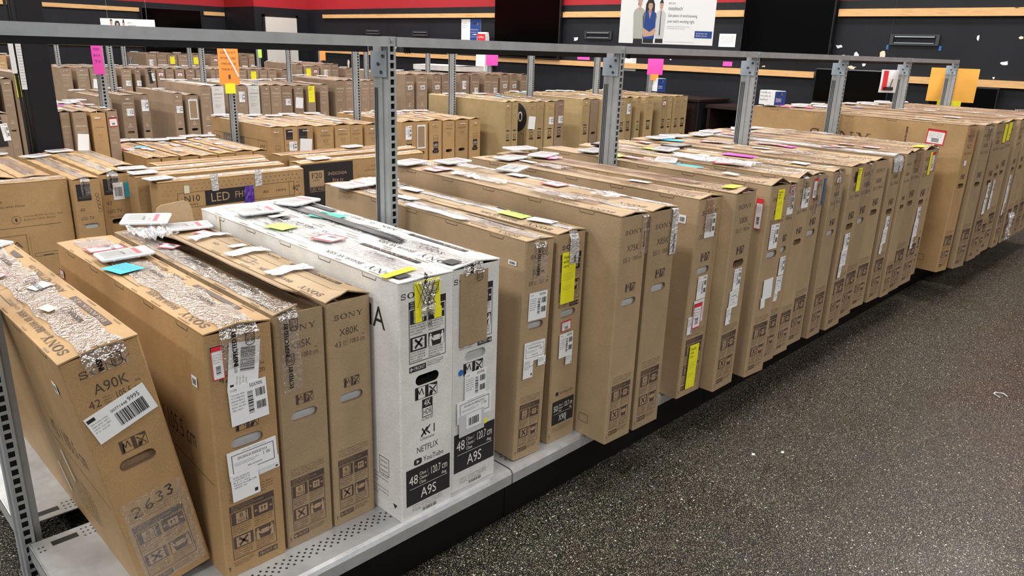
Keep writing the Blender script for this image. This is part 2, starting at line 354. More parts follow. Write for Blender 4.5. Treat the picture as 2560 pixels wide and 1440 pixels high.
def d_small(p, w, h):
    p.lines(['MODEL KD MADE BY', 'SONY DE MEXICO SA', 'R.F.C. 960', 'TELEVISOR LED', 'GARANTIA 1 ANO'], -w*.42, h*.32, h*.05, w*.6, 'ink_black', 0, 1.8); p.rect(w*.3, -h*.4, w*.42, -h*.28, 'ink_black'); p.text('KOM', w*.15, h*.05, h*.07, 'ink_black')
def d_red(p, w, h):
    p.frame(-w/2, -h/2, w/2, h/2, min(w, h)*.07, 'red', 1); p.rect(-w/2, h*.34, w/2, h/2, 'red', 1)
    p.lines(['Open Item', 'Returned', 'Model', 'Checked'], -w*.38, h*.22, min(w*.1, h*.05), w*.7, 'ink_grey', 1, 2.2); p.barcode(-w*.2, -h*.35, w*.2, -h*.1, n=9, vert=True)
def d_yellow(p, w, h):
    for i, t in enumerate(('Handle', 'with', 'care.')): p.text(t, -w*.4, h*(.40-.085*i)-h*.02, w*.17, 'ink_black', w=w*(.62, .38, .42)[i])
    p.lines(['This product requires care', 'when moving it. Please keep', 'the carton upright always', 'and lift it with two people.'], -w*.4, h*.08, h*.015, w*.75, 'ink_grey', 0, 2.6)
    p.lines(['Never lay the box flat', 'or stack other boxes', 'on top of this one.'], -w*.4, -h*.16, h*.014, w*.6, 'ink_grey', 0, 2.6)
def d_note(p, w, h):
    p.lines(['RETURNED PRODUCT CHECK', 'BOX AND ACCESSORIES FOR', 'DAMAGE BEFORE YOU SELL', 'THE ITEM TO A CUSTOMER'], -w*.42, h*.28, h*.06, w*.84, 'ink_grey', 0, 2.4)
def d_bar(p, w, h): p.barcode(-w*.35, -h*.3, w*.35, h*.25, n=12)
def d_wide(p, w, h):
    p.barcode(-w*.1, -h*.35, w*.4, h*.12, n=24); p.text('00771448', -w*.12, h*.2, h*.1, 'ink_black', w=w*.28); p.text('9995', w*.18, h*.2, h*.16, 'ink_black', w=w*.2)
    p.rect(-w*.48, h*.3, -w*.35, h*.42, 'ink_black'); p.lines(['MEX 42 INDUSTRIAL', 'PARK BLVD UNIT 5', 'DEST 1020 BBY', 'PO 2204'], -w*.46, h*.18, h*.05, w*.28, 'ink_grey', 0, 2)
DR = dict(ship=d_ship, energy=d_energy, small=d_small, red=d_red, yellow=d_yellow, note=d_note, bar=d_bar, wide=d_wide, plain=None)
def lab(box, kind, uf, vf, w, h, rot=0, face='front', mat=None):
    nm = dict(ship='shipping_label', energy='energy_label', small='information_label', red='return_label', yellow='care_sticker', note='paper_note', bar='barcode_label', wide='carrier_label', plain='paper_label')[kind]
    mat = mat or ('yellow' if kind == 'yellow' else 'paper')
    cn = dict(yellow='yellow', cyan='blue', lime='lime green', teal='teal green', paper='white', pink='pink', orange='orange', kraft='brown', cream='cream', navy='dark blue', red='red').get(mat, 'pale')
    f = box['F'][face]; W = box['w'] if face == 'front' else box['L']
    H = box['w'] if face == 'top' else box['h']
    word = {'shipping_label': 'white shipping label with bar codes', 'energy_label': 'white energy label with a black frame', 'return_label': 'white label with a red border', 'care_sticker': 'yellow sticker reading Handle with care', 'barcode_label': 'small white bar code label', 'carrier_label': 'white carrier label stuck on askew'}.get(nm, cn+' '+nm.replace('_', ' '))
    k = box.setdefault('k', {}); k[face] = (k.get(face, -1)+1) % 5
    o = sticker(box['o'], f, nm, uf*W, vf*H, w, h, mat, rot, DR[kind], word, k=k[face])
    return o

# ---------------------------------------------------------------- television boxes
def carton(w, L, h, mat, hole, prints, lining='foam', left=None):
    """carton body with a real hand hole; prints(front) / left(side) draw on it"""
    mb = MB(); c = .004; x0, x1 = -w/2, w/2; zt = h-.012
    out = [(x0, c), (x0, L-c), (x0+c, L), (x1-c, L), (x1, L-c), (x1, c), (x1-c, 0), (x0+c, 0)]
    zs = [0, .012, h]
    for i in range(6):
        a, b = out[i], out[i+1]
        mb.poly([(b[0], b[1], 0), (a[0], a[1], 0), (a[0], a[1], h), (b[0], b[1], h)], mat)
    mb.poly([(x0+c, 0, 0), (x0, c, 0), (x0, c, h), (x0+c, 0, h)][::-1], mat)
    mb.poly([(x, y, 0) for x, y in out], mat)
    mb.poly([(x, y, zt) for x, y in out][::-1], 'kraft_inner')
    for i in range(8):
        a, b = out[i], out[(i+1) % 8]; cx, cy = 0, L/2; ins = lambda p: (p[0]*(1-.008/w), p[1]+(.004 if p[1] < cy else -.004))
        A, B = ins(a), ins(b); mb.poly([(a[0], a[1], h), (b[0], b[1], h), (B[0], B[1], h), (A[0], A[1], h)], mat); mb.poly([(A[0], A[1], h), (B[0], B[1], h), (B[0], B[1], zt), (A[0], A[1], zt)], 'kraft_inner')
    fr = [(x0+c, 0), (x1-c, 0), (x1-c, h), (x0+c, h)]
    if hole:
        hx, hz, hw, hh = hole; r = hh/2; st = []
        for k in range(9): a = -PI/2+PI*k/8; st.append((hx+hw/2-r+r*math.cos(a), hz+r*math.sin(a)))
        for k in range(9): a = PI/2+PI*k/8; st.append((hx-hw/2+r+r*math.cos(a), hz+r*math.sin(a)))
        L_, R_, B_, T_ = hx-hw/2, hx+hw/2, hz-r, hz+r
        q = lambda P_: mb.poly([(x, 0, z) for x, z in P_], mat)
        q([fr[0], (L_, 0), (L_, h), fr[3]]); q([(R_, 0), fr[1], fr[2], (R_, h)]); q([(L_, 0), (R_, 0), (R_, B_), (L_, B_)]); q([(L_, T_), (R_, T_), (R_, h), (L_, h)])
        for c0, i0 in (((R_, B_), 0), ((R_, T_), 4), ((L_, T_), 9), ((L_, B_), 13)):
            for i in range(i0, i0+4): q([c0, st[i+1], st[i]])
    else: mb.poly([(x, 0, z) for x, z in fr], mat)
    p = Pr(mb, lambda u, v, n: (x0+u, -n, v)); prints(p)
    if left: left(Pr(mb, lambda u, v, n: (x0-n, L-u, v)))
    return mb, (st if hole else None)
def tv_box(ref, x0, x1, y, h, L, z=.19, lean=0., yaw=0., mat='kraft', style='sony', hole=.57, size='55', model='X80K', cm='138.8', num='6', detail=2,
           labels=(), tape='clear', lining='foam', group=None, name='television_box', flap_lift=None, front='l', side=None, topprint=True, rz=0., label=None, marks=True, topmat=None, ink='ink_brown', tape_down=.09, tape_w=None, hx=.5, open_flap=0, tape_off=None):
    w = x1-x0; th = math.atan2(lean, h); rot = (0, th, -math.atan2(yaw, L)+rz)
    up = abs(math.sin(th))*w/2+.0008
    o = thing(name, label or ref, 'cardboard box', ((x0+x1)/2-(lean and math.sin(th)*0), y, z+up), rot, group)
    box = dict(o=o, w=w, L=L, h=h, ref=ref)
    hl = .085 if h > .85 else .07
    hw = min(.080, w*.54); hole_g = (w*(hx-.5), h*hole, hw, hw*.37) if hole else None
    K = 'ink_kraft' if mat != 'carton_white' else 'carton_white'
    def prints(p):
        W = w
        if style == 'sony':
            p.sony(W*.5, h*.925, W*.105, ink)
            p.text(model, W*.5, h*.855, W*.145, ink, al='c', w=W*.44)
            p.text(size, W*.16, h*.81, W*.11, ink, w=W*.16); p.lines(['Class /', 'Classe /', 'Clase'], W*.345, h*.81+W*.085, W*.028, W*.13, ink, 0, 1.5); p.text(cm+' cm', W*.5, h*.813, W*.10, ink, w=W*.36); p.text('diag.', W*.78, h*.813+W*.13, W*.032, ink, res=1)
            pp = h*(hole+.055) if hole else h*.6
            if hole: picto(p, W*.52, pp-h*.008, W*.36, W*.20, ink, K)
            ph = min(h*.27, W*1.35)
            if detail > 0: p.lines(FINE1, W*.14, h*.03+ph+W*.22, W*.027, W*.72, ink, 0, 1.7)
            panel(p, W*.13, h*.035, W*.72, ph, num, ink, K, detail, front)
        elif style == 'samsung':
            b = 'ink_beige' if mat != 'carton_white' else 'ink_black'
            p.text('SAMSUNG', W*.5, h*.87, W*.105, b, al='c', w=W*.74); p.text(model, W*.17, h*.82, W*.065, b, w=W*.6, res=1); p.text(size+' class TV', W*.17, h*.775, W*.05, b, w=W*.45, res=1)
            p.lines(['Smart TV  '+cm+' cm', 'Televisor', 'Televiseur', 'UHD 4K'], W*.17, h*.72, W*.035, W*.5, b, 0, 2)
            p.frame(W*.42, h*(hole+.10), W*.58, h*(hole+.10)+W*.2, W*.02, b); p.rect(W*.3, h*(hole+.085), W*.7, h*(hole+.09), b)
            p.frame(W*.38, h*(hole-.2), W*.62, h*(hole-.2)+W*.3, W*.015, b); p.frame(W*.38, h*(hole-.36), W*.62, h*(hole-.36)+W*.26, W*.015, b)
        elif style == 'insignia':
            p.text('INSIGNIA', W*.5, h*.86, W*.08, 'ink_brown', al='c', w=W*.6); p.text('fire tv', W*.34, h*.79, W*.085, 'ink_brown', w=W*.3, res=1)
            p.path([(W*.36, h*.78), (W*.5, h*.768), (W*.64, h*.782)], W*.015, 'ink_grey'); p.text('edition', W*.45, h*.74, W*.045, 'ink_grey', w=W*.25, res=1)
        elif style == 'insignia_square':
            p.rect(W*.1, h*.83, W*.62, h*.965, 'ink_black'); p.text('INSIGNIA', W*.15, h*.85, W*.07, 'ink_grey', 1, w=W*.42)
            p.text(size, W*.13, h*.745, W*.13, ink, w=W*.2); p.text('LED TV', W*.13, h*.675, W*.12, ink, w=W*.5); p.text('1080p | 60Hz', W*.15, h*.635, W*.05, 'ink_black', w=W*.45, res=1)
        elif style == 'led':
            p.text('INSIGNIA', W*.5, h*.88, W*.05, 'ink_grey', al='c', w=W*.4)
            p.frame(W*.3, h*.67, W*.7, h*.76, W*.015, 'ink_brown'); p.text(model, W*.5, h*.69, W*.14, 'ink_brown', al='c', w=W*.3)
            p.rect(W*.3, h*.57, W*.7, h*.66, 'ink_black'); p.text('LED', W*.5, h*.585, W*.15, 'ink_white', 1, al='c', w=W*.32); p.rect(W*.32, h*.47, W*.68, h*.56, 'ink_black'); p.text('FHD', W*.5, h*.485, W*.13, 'ink_grey', 1, al='c', w=W*.3)
        elif style == 'icons':
            p.disc(W*.2, h*.93, W*.05, W*.05, 'orange'); p.text('INSIGNIA', W*.55, h*.9, W*.07, 'ink_grey', al='c', w=W*.5); p.lines(['fire tv edition', 'Smart 4K UHD', size+' LED'], W*.28, h*.84, W*.05, W*.5, 'ink_grey', 0, 1.9)
            p.rect(W*.25, h*.62, W*.72, h*.635, 'ink_black')
            for q, vv in enumerate((.53, .285, .17)):
                p.frame(W*.3, h*vv, W*.68, h*vv+W*.38, W*.045, 'ink_black')
                if q == 0: p.path([(W*.42, h*vv+W*.29), (W*.42, h*vv+W*.1), (W*.56, h*vv+W*.1)], W*.035, 'ink_black')
                elif q == 1: p.line((W*.4, h*vv+W*.1), (W*.58, h*vv+W*.28), W*.05, 'ink_black'); p.line((W*.58, h*vv+W*.1), (W*.4, h*vv+W*.28), W*.05, 'ink_black')
                else: p.rect(W*.41, h*vv+W*.12, W*.57, h*vv+W*.24, 'ink_black')
        elif callable(style): style(p, W, h)
        if mat != 'carton_white' and detail: p.P([(W*.06, .014), (W*.075, .03), (W*.045, .03)], ink)
    def left(p):
        if marks:
            n = 5
            for k in range(n):
                u = L*(.10+.19*k); l = .06
                p.path([(u, h-.001), (u+.004, h-.010), (u+l, h-.010), (u+l+.004, h-.001)], .0022, 'ink_brown')
        if side: side(p, L, h)
    mb, st = carton(w, L, h, mat, hole_g, prints, lining, left)
    mb.build('carton', o)
    # hand hole lining
    if st:
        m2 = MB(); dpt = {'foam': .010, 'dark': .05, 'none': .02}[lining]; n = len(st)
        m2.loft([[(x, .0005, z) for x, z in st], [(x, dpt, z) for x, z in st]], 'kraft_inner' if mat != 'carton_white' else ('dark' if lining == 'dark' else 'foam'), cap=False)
        if lining == 'foam':
            q = MB(); ring = []
            pts = [(x, dpt-.001, z) for x, z in st]; cen = (sum(a[0] for a in st)/n, dpt*.75, sum(a[1] for a in st)/n)
            for i in range(n): m2.poly([pts[i], pts[(i+1) % n], cen], 'foam')
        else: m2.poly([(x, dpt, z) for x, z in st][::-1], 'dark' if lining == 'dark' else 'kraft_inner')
        m2.build('hand_hole', o)
    # top flaps
    fl = R.uniform(.003, .010) if flap_lift is None else flap_lift
    fr_ = R.uniform(.001, .007)
    tm = topmat or (mat if mat == 'carton_white' else 'kraft_top')
    tm = mat if mat == 'carton_white' else (topmat or mat)
    ph = R.uniform(0, 9)
    def ztop(x, y):
        t = max(0, 1-abs(x)/(w/2)); e = max(0, 1-y/.10)
        return h+.001+t*(fr_+.0015*math.sin(y*7+ph)+.001*math.sin(y*23+ph))+t*fl*e*e+.0012*max(0, math.sin(y*11+ph*2))*(1-t)
    for sg in (-1, 1):
        m3 = MB(); nx, ny = 3, (10 if detail > 1 else 5); rows = []
        xs = [w/2-(w/2-.0012)*i/nx for i in range(nx+1)]; ys = [-.002+(L+.003)*(j/ny)**1.6 for j in range(ny+1)]
        V = []; F = []; th2 = .0035
        for j, yy in enumerate(ys):
            for i, xx in enumerate(xs):
                e = (R.uniform(0, .004) if detail > 1 and j == 0 else 0); V.append((sg*xx, yy+e, ztop(xx, max(yy, 0))+th2+(open_flap*(1-xx/(w/2))*min(1, max(0, (1-yy/L)*3)) if sg > 0 else 0)))
        n1 = len(V)
        V += [(a, b_, c_-th2) for a, b_, c_ in V]
        W1 = nx+1
        for j in range(ny):
            for i in range(nx):
                q = (j*W1+i, j*W1+i+1, (j+1)*W1+i+1, (j+1)*W1+i); F.append(q if sg < 0 else q[::-1]); F.append(tuple(n1+k for k in (q[::-1] if sg < 0 else q)))
        for i in range(nx): F.append((i, i+1, n1+i+1, n1+i))
        for i in range(nx): k = ny*W1+i; F.append((k, k+1, n1+k+1, n1+k))
        for j in range(ny):
            for k in (0, nx): a = j*W1+k; F.append((a, a+W1, n1+a+W1, n1+a))
        m3.raw(V, F, tm)
        p = Pr(m3, lambda u, v, n: (w/2-v, u, ztop(w/2-v, u)+th2+.0012+n))
        if topprint and detail > 0:
            tk = ink; sonyish = style == 'sony' or (callable(style) and ink == 'ink_black')
            if sonyish and sg < 0:
                p.sony(.10, w*.78, w*.13, tk); p.text('BRAVIA XR '+model, .20, w*.78, w*.10, tk, w=.18)
                p.frame(L*.42, w*.62, L*.56, w*.86, .002, tk); p.text('HDMI', L*.64, w*.64, w*.08, tk); p.lines(['Dolby Vision Atmos', 'Acoustic Surface'], L*.75, w*.8, w*.04, .12, tk)
            elif sonyish:
                p.rect(L*.10, w*.1, L*.34, w*.2, tk); p.text('BRAVIA '+size, L*.12, w*.12, w*.06, 'ink_kraft', 1, w=L*.2); p.text(model+' / '+size+' / '+cm+' cm', L*.4, w*.12, w*.10, tk, w=.3)
                p.P([(L*.78, w*.1), (L*.8, w*.2), (L*.86, w*.2), (L*.88, w*.1)], tk)
            elif sg > 0 and isinstance(style, str): p.text('INSIGNIA' if 'samsung' != style else 'SAMSUNG', L*.2, w*.15, w*.14, 'ink_grey', w=.25, res=1); p.rect(L*.55, w*.14, L*.8, w*.26, 'ink_grey')
        if detail > 0:
            for k in range(4 if detail == 1 else 6):
                uu = L*(.06+.16*k)+R.uniform(0, .03); ll = R.uniform(.03, .07); vv = (w*.965 if sg < 0 else w*.035)
                if uu+ll < L: p.rect(uu, vv-.0016, uu+ll, vv+.0016, 'kraft_inner')
            if mat != 'carton_white' and detail > 1:
                for k in range(2): uu = R.uniform(.1, .8)*L; p.lines(['OLED 4K HDR Processor', 'Triluminos Pro'], uu, w*(R.uniform(.6, .8) if sg < 0 else R.uniform(.2, .4)), w*.05, .10, 'ink_brown', 0, 1.8)
        m3.build('top_flap', o)
    # tape along the seam, over the front edge
    if tape:
        tw = tape_w or w*R.uniform(.30, .5); m4 = MB(); nj = 46 if detail > 1 else 12; ni = 6 if detail > 1 else 3; V = []; F = []; am = .0036 if detail > 1 else .0028
        sm = {'clear': 'tape_clear', 'brown': 'tape_brown', 'seal': 'tape_seal'}[tape]
        if tape == 'seal': am = .0015
        if tape == 'brown': am = .0006
        off = R.uniform(-.08, .08)*w if tape_off is None else tape_off*w
        tot = tape_down+L*.97
        for j in range(nj+1):
            s_ = tot*j/nj-tape_down
            for i in range(ni+1):
                x = off+(i/ni-.5)*tw*(1+.1*math.sin(j*.9)); cr = R.uniform(0, am)
                if s_ <= 0: V.append((x, -.0068-cr*.5, h+s_+.004*(s_ > -.02)))
                else: V.append((x, s_, ztop(x, s_)+.0045+cr))
        for j in range(nj):
            for i in range(ni): a = j*(ni+1)+i; F.append((a, a+1, a+ni+2, a+ni+1))
        j0 = int(nj*tape_down/tot)*ni
        m4.raw(V, F[j0:], sm); m4.raw(V, F[:j0], 'tape_smooth' if tape == 'clear' else sm)
        if tape != 'brown' and detail > 1:
            fp = Pr(m4, lambda u, v, n: (off+u, -.0092-n, v))
            sh = min(.011, tw*.22); L12 = sh*.66*12
            if tape == 'clear':
                v0 = h-min(tape_down, .11)+.004
                fp.stamp(-tw*.12, v0, sh, PI/2, words='INSPECTED BY' if tape_down > .08 else 'INSP', tagm=False); fp.stamp(tw*.30, h-.052, sh, PI/2, words=' ', tagm=True)
                if tape_down > .15: fp.stamp(tw*.0, h-tape_down+.01, sh, PI/2, words='ECTED BY', tagm=True)
            else: fp.stamp(tw*.12, h-tape_down+.006, sh, PI/2, words='SECURITY SEAL' if tape_down > .1 else 'SEAL', tagm=False)
            tp = Pr(m4, lambda u, v, n: (off-v, u, ztop(off-v, u)+.0095+n))
            for k in range(3 if tape == 'clear' else 6): tp.stamp((.16+.30*k) if tape == 'clear' else .03+k*.19, -tw*.25, min(.011, tw*.22), 0, words='INSPECTED BY' if tape == 'clear' else 'SECURITY SEAL', tagm=(tape == 'clear'))
        m4.build('packing_tape', o)['label'] = {'clear': 'crinkled clear packing tape', 'brown': 'flat brown packing tape', 'seal': 'white security tape with black lettering'}[tape]
    box['F'] = dict(front=lambda u, v, n: (-w/2+u, -.0006-n, v), left=lambda u, v, n: (-w/2-.0004-n, L-u, v), top=lambda u, v, n: (w/2-v, u, ztop(w/2-v, u)+.0078+n), right=lambda u, v, n: (w/2+.0004+n, u, v))
    for lb in labels: lab(box, *lb)
    box['ztop'] = h+.012; BOXES.append(box)
    return box
BOXES = []
# ---------------------------------------------------------------- custom fronts
def size_block(p, u0, v0, w, h, size, cm, model):
    p.rect(u0, v0, u0+w, v0+h, 'ink_black'); p.text(size, u0+w*.06, v0+h*.56, h*.24, 'ink_white', 1, w=w*.2)
    for i, t in enumerate(('Class /', 'Classe /', 'Clase')): p.text(t, u0+w*.29, v0+h*(.74-.12*i), h*.085, 'ink_white', 1, w=w*(.2, .22, .15)[i])
    p.text(cm+' cm', u0+w*.54, v0+h*.64, h*.2, 'ink_white', 1, w=w*.4); p.text('diag.', u0+w*.8, v0+h*.5, h*.08, 'ink_white', 1, w=w*.13)
    p.rect(u0+w*.08, v0+h*.44, u0+w*.94, v0+h*.45, 'ink_white', 1); p.text(model, u0+w*.5, v0+h*.1, h*.26, 'ink_white', 1, al='c', w=w*.36)
def white_front(kind):
    def f(p, W, h):
        k = 'ink_black'; c = 'carton_white'
        p.sony(W*.30, h*.94, W*.085, k, n=2)
        if kind == 0:
            panel(p, W*.17, h*.64, W*.68, h*.285, '6', k, c, 2, 'l')
            picto(p, W*.48, h*.516, W*.42, W*.2, k, c)
            p.rect(W*.40, h*.472, W*.60, h*.51, k); p.text('4K', W*.5, h*.479, W*.10, c, 1, al='c', w=W*.13); p.frame(W*.40, h*.432, W*.60, h*.475, W*.012, k); p.text('HDR', W*.5, h*.442, W*.09, k, al='c', w=W*.16); p.text('ULTRA HD', W*.5, h*.418, W*.04, k, al='c', w=W*.22)
            p.path([(W*.38, h*.35), (W*.5, h*.385)], W*.03, k); p.path([(W*.40, h*.385), (W*.47, h*.352)], W*.025, k); p.path([(W*.55, h*.39), (W*.48, h*.37), (W*.55, h*.352)], W*.022, k); p.text('1', W*.58, h*.352, W*.14, k); p.text('Ultimate', W*.5, h*.333, W*.045, k, al='c', w=W*.28)
            p.text('NETFLIX', W*.5, h*.283, W*.10, k, al='c', w=W*.42)
            p.P([(W*.24, h*.237), (W*.27, h*.232), (W*.36, h*.232), (W*.39, h*.237), (W*.39, h*.255), (W*.36, h*.26), (W*.27, h*.26), (W*.24, h*.255)], k); p.P([(W*.29, h*.238), (W*.345, h*.246), (W*.29, h*.254)], c, 1)
            p.text('YouTube', W*.42, h*.235, W*.085, k, w=W*.4)
            size_block(p, W*.09, h*.058, W*.86, h*.165, '48', '120.7', 'A9S')
        else:
            panel(p, W*.17, h*.65, W*.68, h*.27, '6', k, c, 2, 'r')
            picto(p, W*.46, h*.535, W*.42, W*.2, k, c)
            size_block(p, W*.07, h*.088, W*.90, h*.185, '48', '120.7', 'A9S')
        p.lines(FINE1, W*.2, h*.048, W*.02, W*.6, k, 0, 1.5); p.barcode(W*.4, h*.008, W*.68, h*.022, k, 0, 18)
    return f
def x90j_front(p, W, h):
    p.sony(W*.5, h*.93, W*.105, 'ink_black'); panel(p, W*.13, h*.66, W*.74, h*.25, '6', 'ink_black', 'ink_kraft', 2, 'r')
    p.rect(W*.22, h*.232, W*.32, h*.25, 'ink_black'); p.text('Full Array LED', W*.36, h*.234, W*.07, 'ink_brown', w=W*.5)
    size_block(p, W*.12, h*.085, W*.8, h*.12, '50', '125.7', 'X90J'); p.lines(FINE1, W*.15, h*.07, W*.025, W*.7, 'ink_brown', 0, 1.5)
def side_white(p, L, h):
    p.text('BRAVIA', L-.33, h*.80, .06, 'ink_black', w=.27); p.frame(L-.10, h*.17, L-.055, h*.25, .002, 'ink_black')
    for i in range(3): p.text(('FRONT', 'AVANT', 'FRENTE')[i], L-.094, h*(.225-.022*i), .007, 'ink_black', w=.033)
    p.lines(['Specifications and external appearance are subject', 'to change without prior notice. Les specifications', 'peuvent etre modifiees sans preavis. Sony y el'], L-.30, h*.16, .006, .24, 'ink_black', 0, 1.9)
    p.lines(['logo son marcas comerciales de la corporacion', 'Netflix membership required. Bravia es una marca', 'registrada. Dolby Atmos and the double D symbol'], L-.30, h*.10, .006, .24, 'ink_black', 0, 1.9); p.P([(L-.03, .03), (L-.02, .045), (L-.04, .045)], 'ink_black')
def side_a90(p, L, h):
    p.text('42 / 105.5 cm', L-.36, h*.50, .05, 'ink_brown', w=.26); p.line((L-.45, h*.46), (L-.02, h*.40), .002, 'ink_brown')
    p.lines(['Simulated images and illustration', 'Images simulees et illustrations', 'Imagenes simuladas e ilustracion', 'Screen images are simulated only']*2, L-.40, h*.30, .008, .2, 'ink_brown', 0, 2)
def side_tall(p, L, h):
    p.sony(L-.80, h*.805, .07, 'ink_brown'); p.stamp(L-.36, h*.96, .012, -PI/2, 'ink_black', 1)
    p.frame(L-.13, h*.065, L-.09, h*.105, .002, 'ink_brown')
def side_plain55(p, L, h):
    p.frame(L-.12, h*.06, L-.08, h*.10, .002, 'ink_brown'); p.text('SONY', L*.4, h*.5, .08, 'ink_brown', w=.5)

def sheet(box, name, u0, v0, u1, v1, mat, face='front', amp=.001, n=8, label=None, off=None):
    off = off if off is not None else (.0015 if face == 'top' else .0012)
    mb = MB(); f = box['F'][face]; V = []
    for j in range(n+1):
        for i in range(n+1):
            ed = R.uniform(-.003, .003) if i in (0, n) or j in (0, n) else 0
            V.append(f(u0+(u1-u0)*i/n+ed, v0+(v1-v0)*j/n+ed*.5, off+R.uniform(0, amp)))
    mb.raw(V, [(j*(n+1)+i, j*(n+1)+i+1, (j+1)*(n+1)+i+1, (j+1)*(n+1)+i) for j in range(n) for i in range(n)], mat)
    o = mb.build(name, box['o'])
    if label: o['label'] = label
    return o

# ---------------------------------------------------------------- front row, left to right
G1 = 'television boxes on the nearest rack'
FR = []
def B(*a, **k): b = tv_box(*a, group=G1, **k); FR.append(b); return b
b1 = B('brown box leaning left with 2633 written in marker', .466, .628, 1.625, .632, 1.04, lean=-.105, mat='kraft_gold', model='A90K', size='42', cm='105.5', num='8', hole=.555, lining='none', side=side_a90, tape_w=.08, tape_down=.045,
       labels=[('wide', .50, .755, .135, .072, .22), ('bar', .90, .86, .03, .026, 0, 'left')])
sheet(b1, 'clear_film_patch', .012, .02, .155, .262, 'tape_smooth', label='clear film patch taped over the lower front')
m = MB(); p = Pr(m, b1['F']['front'])
def dig(pts, x): p.path([(x+a*.02, .208+.016*x/.08+b_*.026) for a, b_ in pts], .0030, 'ink_black', 5)
dig([(0, .8), (.3, 1), (.8, .9), (.9, .6), (.1, .05), (1.1, .0)], .032); dig([(.8, 1), (.2, .6), (.1, .2), (.5, 0), (.9, .25), (.6, .5), (.15, .3)], .062)
dig([(.1, .9), (.6, 1), (.8, .8), (.35, .55), (.8, .35), (.5, 0), (0, .1)], .088); dig([(.1, .9), (.6, 1), (.8, .8), (.35, .55), (.8, .35), (.5, 0), (0, .1)], .112)
m.build('handwritten_number', b1['o'])['label'] = 'number 2633 written in black marker'
for k, (u, v, s_) in enumerate(((.30, .2, .02), (.42, .35, .03))): lab(b1, 'plain', u+.25, v, .012, .09, .3, 'left', 'cream')
lab(b1, 'note', .48, .35, .05, .045, .2, 'top', 'paper'); lab(b1, 'plain', .30, .55, .05, .022, .2, 'top', 'cream'); lab(b1, 'red', .66, .72, .05, .05, .3, 'top')
b2 = B('golden brown box with blue note on top beside the leaning box', .632, .793, 1.552, .640, 1.04, mat='kraft_gold', model='A90K', size='42', cm='105.5', num='8', hole=.557, front='r', side=side_a90, tape_w=.09,
       labels=[('red', .16, .895, .028, .082, .02), ('wide', .53, .857, .12, .075, PI/2-.12), ('ship', .56, .712, .094, .10, .03), ('energy', .55, .478, .125, .075, .03), ('small', .40, .385, .07, .075, .03), ('small', .80, .425, .055, .034, .05), ('bar', .935, .80, .028, .026, 0, 'left'), ('red', .02, .86, .035, .03, 0, 'left'), ('red', .82, .5, .10, .06, PI/2, 'top'), ('note', .58, .72, .09, .075, PI+.25, 'top', 'cyan')])
b3 = B('brown box with stamped tape and a lid standing open', .802, .936, 1.556, .645, 1.05, yaw=.004, model='X85K', size='43', cm='108.0', hole=.575, flap_lift=.012, tape_down=.20, tape_w=.05, open_flap=.034, tape_off=-.22,
       labels=[('red', .70, .60, .06, .045, .5, 'top')])
sheet(b3, 'loose_plastic_wrap', .80, .02, 1.0, .12, 'film_clear', 'top', .03, 9, 'loose crumpled clear plastic')
b4 = B('brown box left of the two white boxes, white tape strips across lid', .943, 1.075, 1.556, .645, 1.05, yaw=.0, model='X80K', size='43', cm='108.0', hole=.58, tape=None, flap_lift=.016,
       labels=[('red', .80, .5, .05, .045, .2, 'top'), ('plain', .58, .45, .03, .05, .1, 'top')])
for u in (.25, .48, .72): sheet(b4, 'security_tape_strip', 1.05*u, .004, 1.05*u+.055, .128, 'tape_seal', 'top', .006, 6, 'white security tape strip across the lid')
m = MB(); f = []
for k in range(9): a = PI*k/8; f.append((.058*math.cos(a) if 0 < k < 8 else .062*math.cos(a), .08+.03*math.sin(a)))
ol = [(.066, 0), (.062, .085), (.055, .105), (.04, .112), (-.04, .105), (-.055, .095), (-.062, .075), (-.066, 0)]
m.loft([[(x, 1.052+z*.12, .612+z) for x, z in ol], [(x, 1.056+z*.12, .612+z) for x, z in ol]], 'kraft'); m.build('raised_end_flap', b4['o'])['label'] = 'rounded end flap standing up'
b5 = B('white box with yellow tape and printed logos', 1.087, 1.270, 1.447, .693, 1.13, mat='carton_white', style=white_front(0), hole=.597, lining='dark', side=side_white, ink='ink_black', tape_w=.075, tape_down=.012,
       labels=[('plain', .50, .935, .085, .088, .03, 'front', 'yellow'), ('plain', .33, .86, .022, .03, .02, 'front', 'yellow'), ('plain', .68, .86, .026, .03, .02, 'front', 'yellow'), ('plain', .055, .75, .03, .11, .1, 'top', 'yellow'), ('note', .62, .62, .09, .07, PI+.2, 'top', 'lime'), ('red', .42, .45, .09, .075, .2, 'top'), ('plain', .12, .94, .02, .09, 0, 'left', 'cream'), ('plain', .74, .3, .03, .05, 0, 'top', 'cream')])
sheet(b5, 'clear_tape_patch', .065, .595, .112, .69, 'film_clear', amp=.001, off=.008, label='white security tape with black hatching over yellow tape')
m = MB(); p = Pr(m, b5['F']['front'])
for k in range(4): p.line((.052+.016*k, .625), (.078+.016*k, .69), .0016, 'ink_black', 38); p.line((.112-.012*k, .625), (.075-.010*k, .69), .0016, 'ink_black', 38)
p.text('SECURITY SEAL', .098, .565, .013, 'ink_black', 38, rot=PI/2, w=.10)
m.build('tape_lettering', b5['o'])
b6 = B('white box with brown cardboard patch and blue dots', 1.278, 1.460, 1.463, .690, 1.12, mat='carton_white', style=white_front(1), hole=.615, ink='ink_black', tape_w=.07, tape_down=.02,
       labels=[('plain', .44, .825, .105, .215, .0, 'front', 'kraft'), ('ship', .50, .478, .085, .09, .0), ('energy', .48, .375, .135, .07, .02), ('plain', .42, .31, .10, .07, .02, 'front', 'paper_grey'), ('bar', .46, .32, .06, .045, .02), ('plain', .50, .28, .10, .016, .08, 'front', 'yellow'), ('note', .66, .55, .12, .08, PI+.2, 'top', 'teal')])
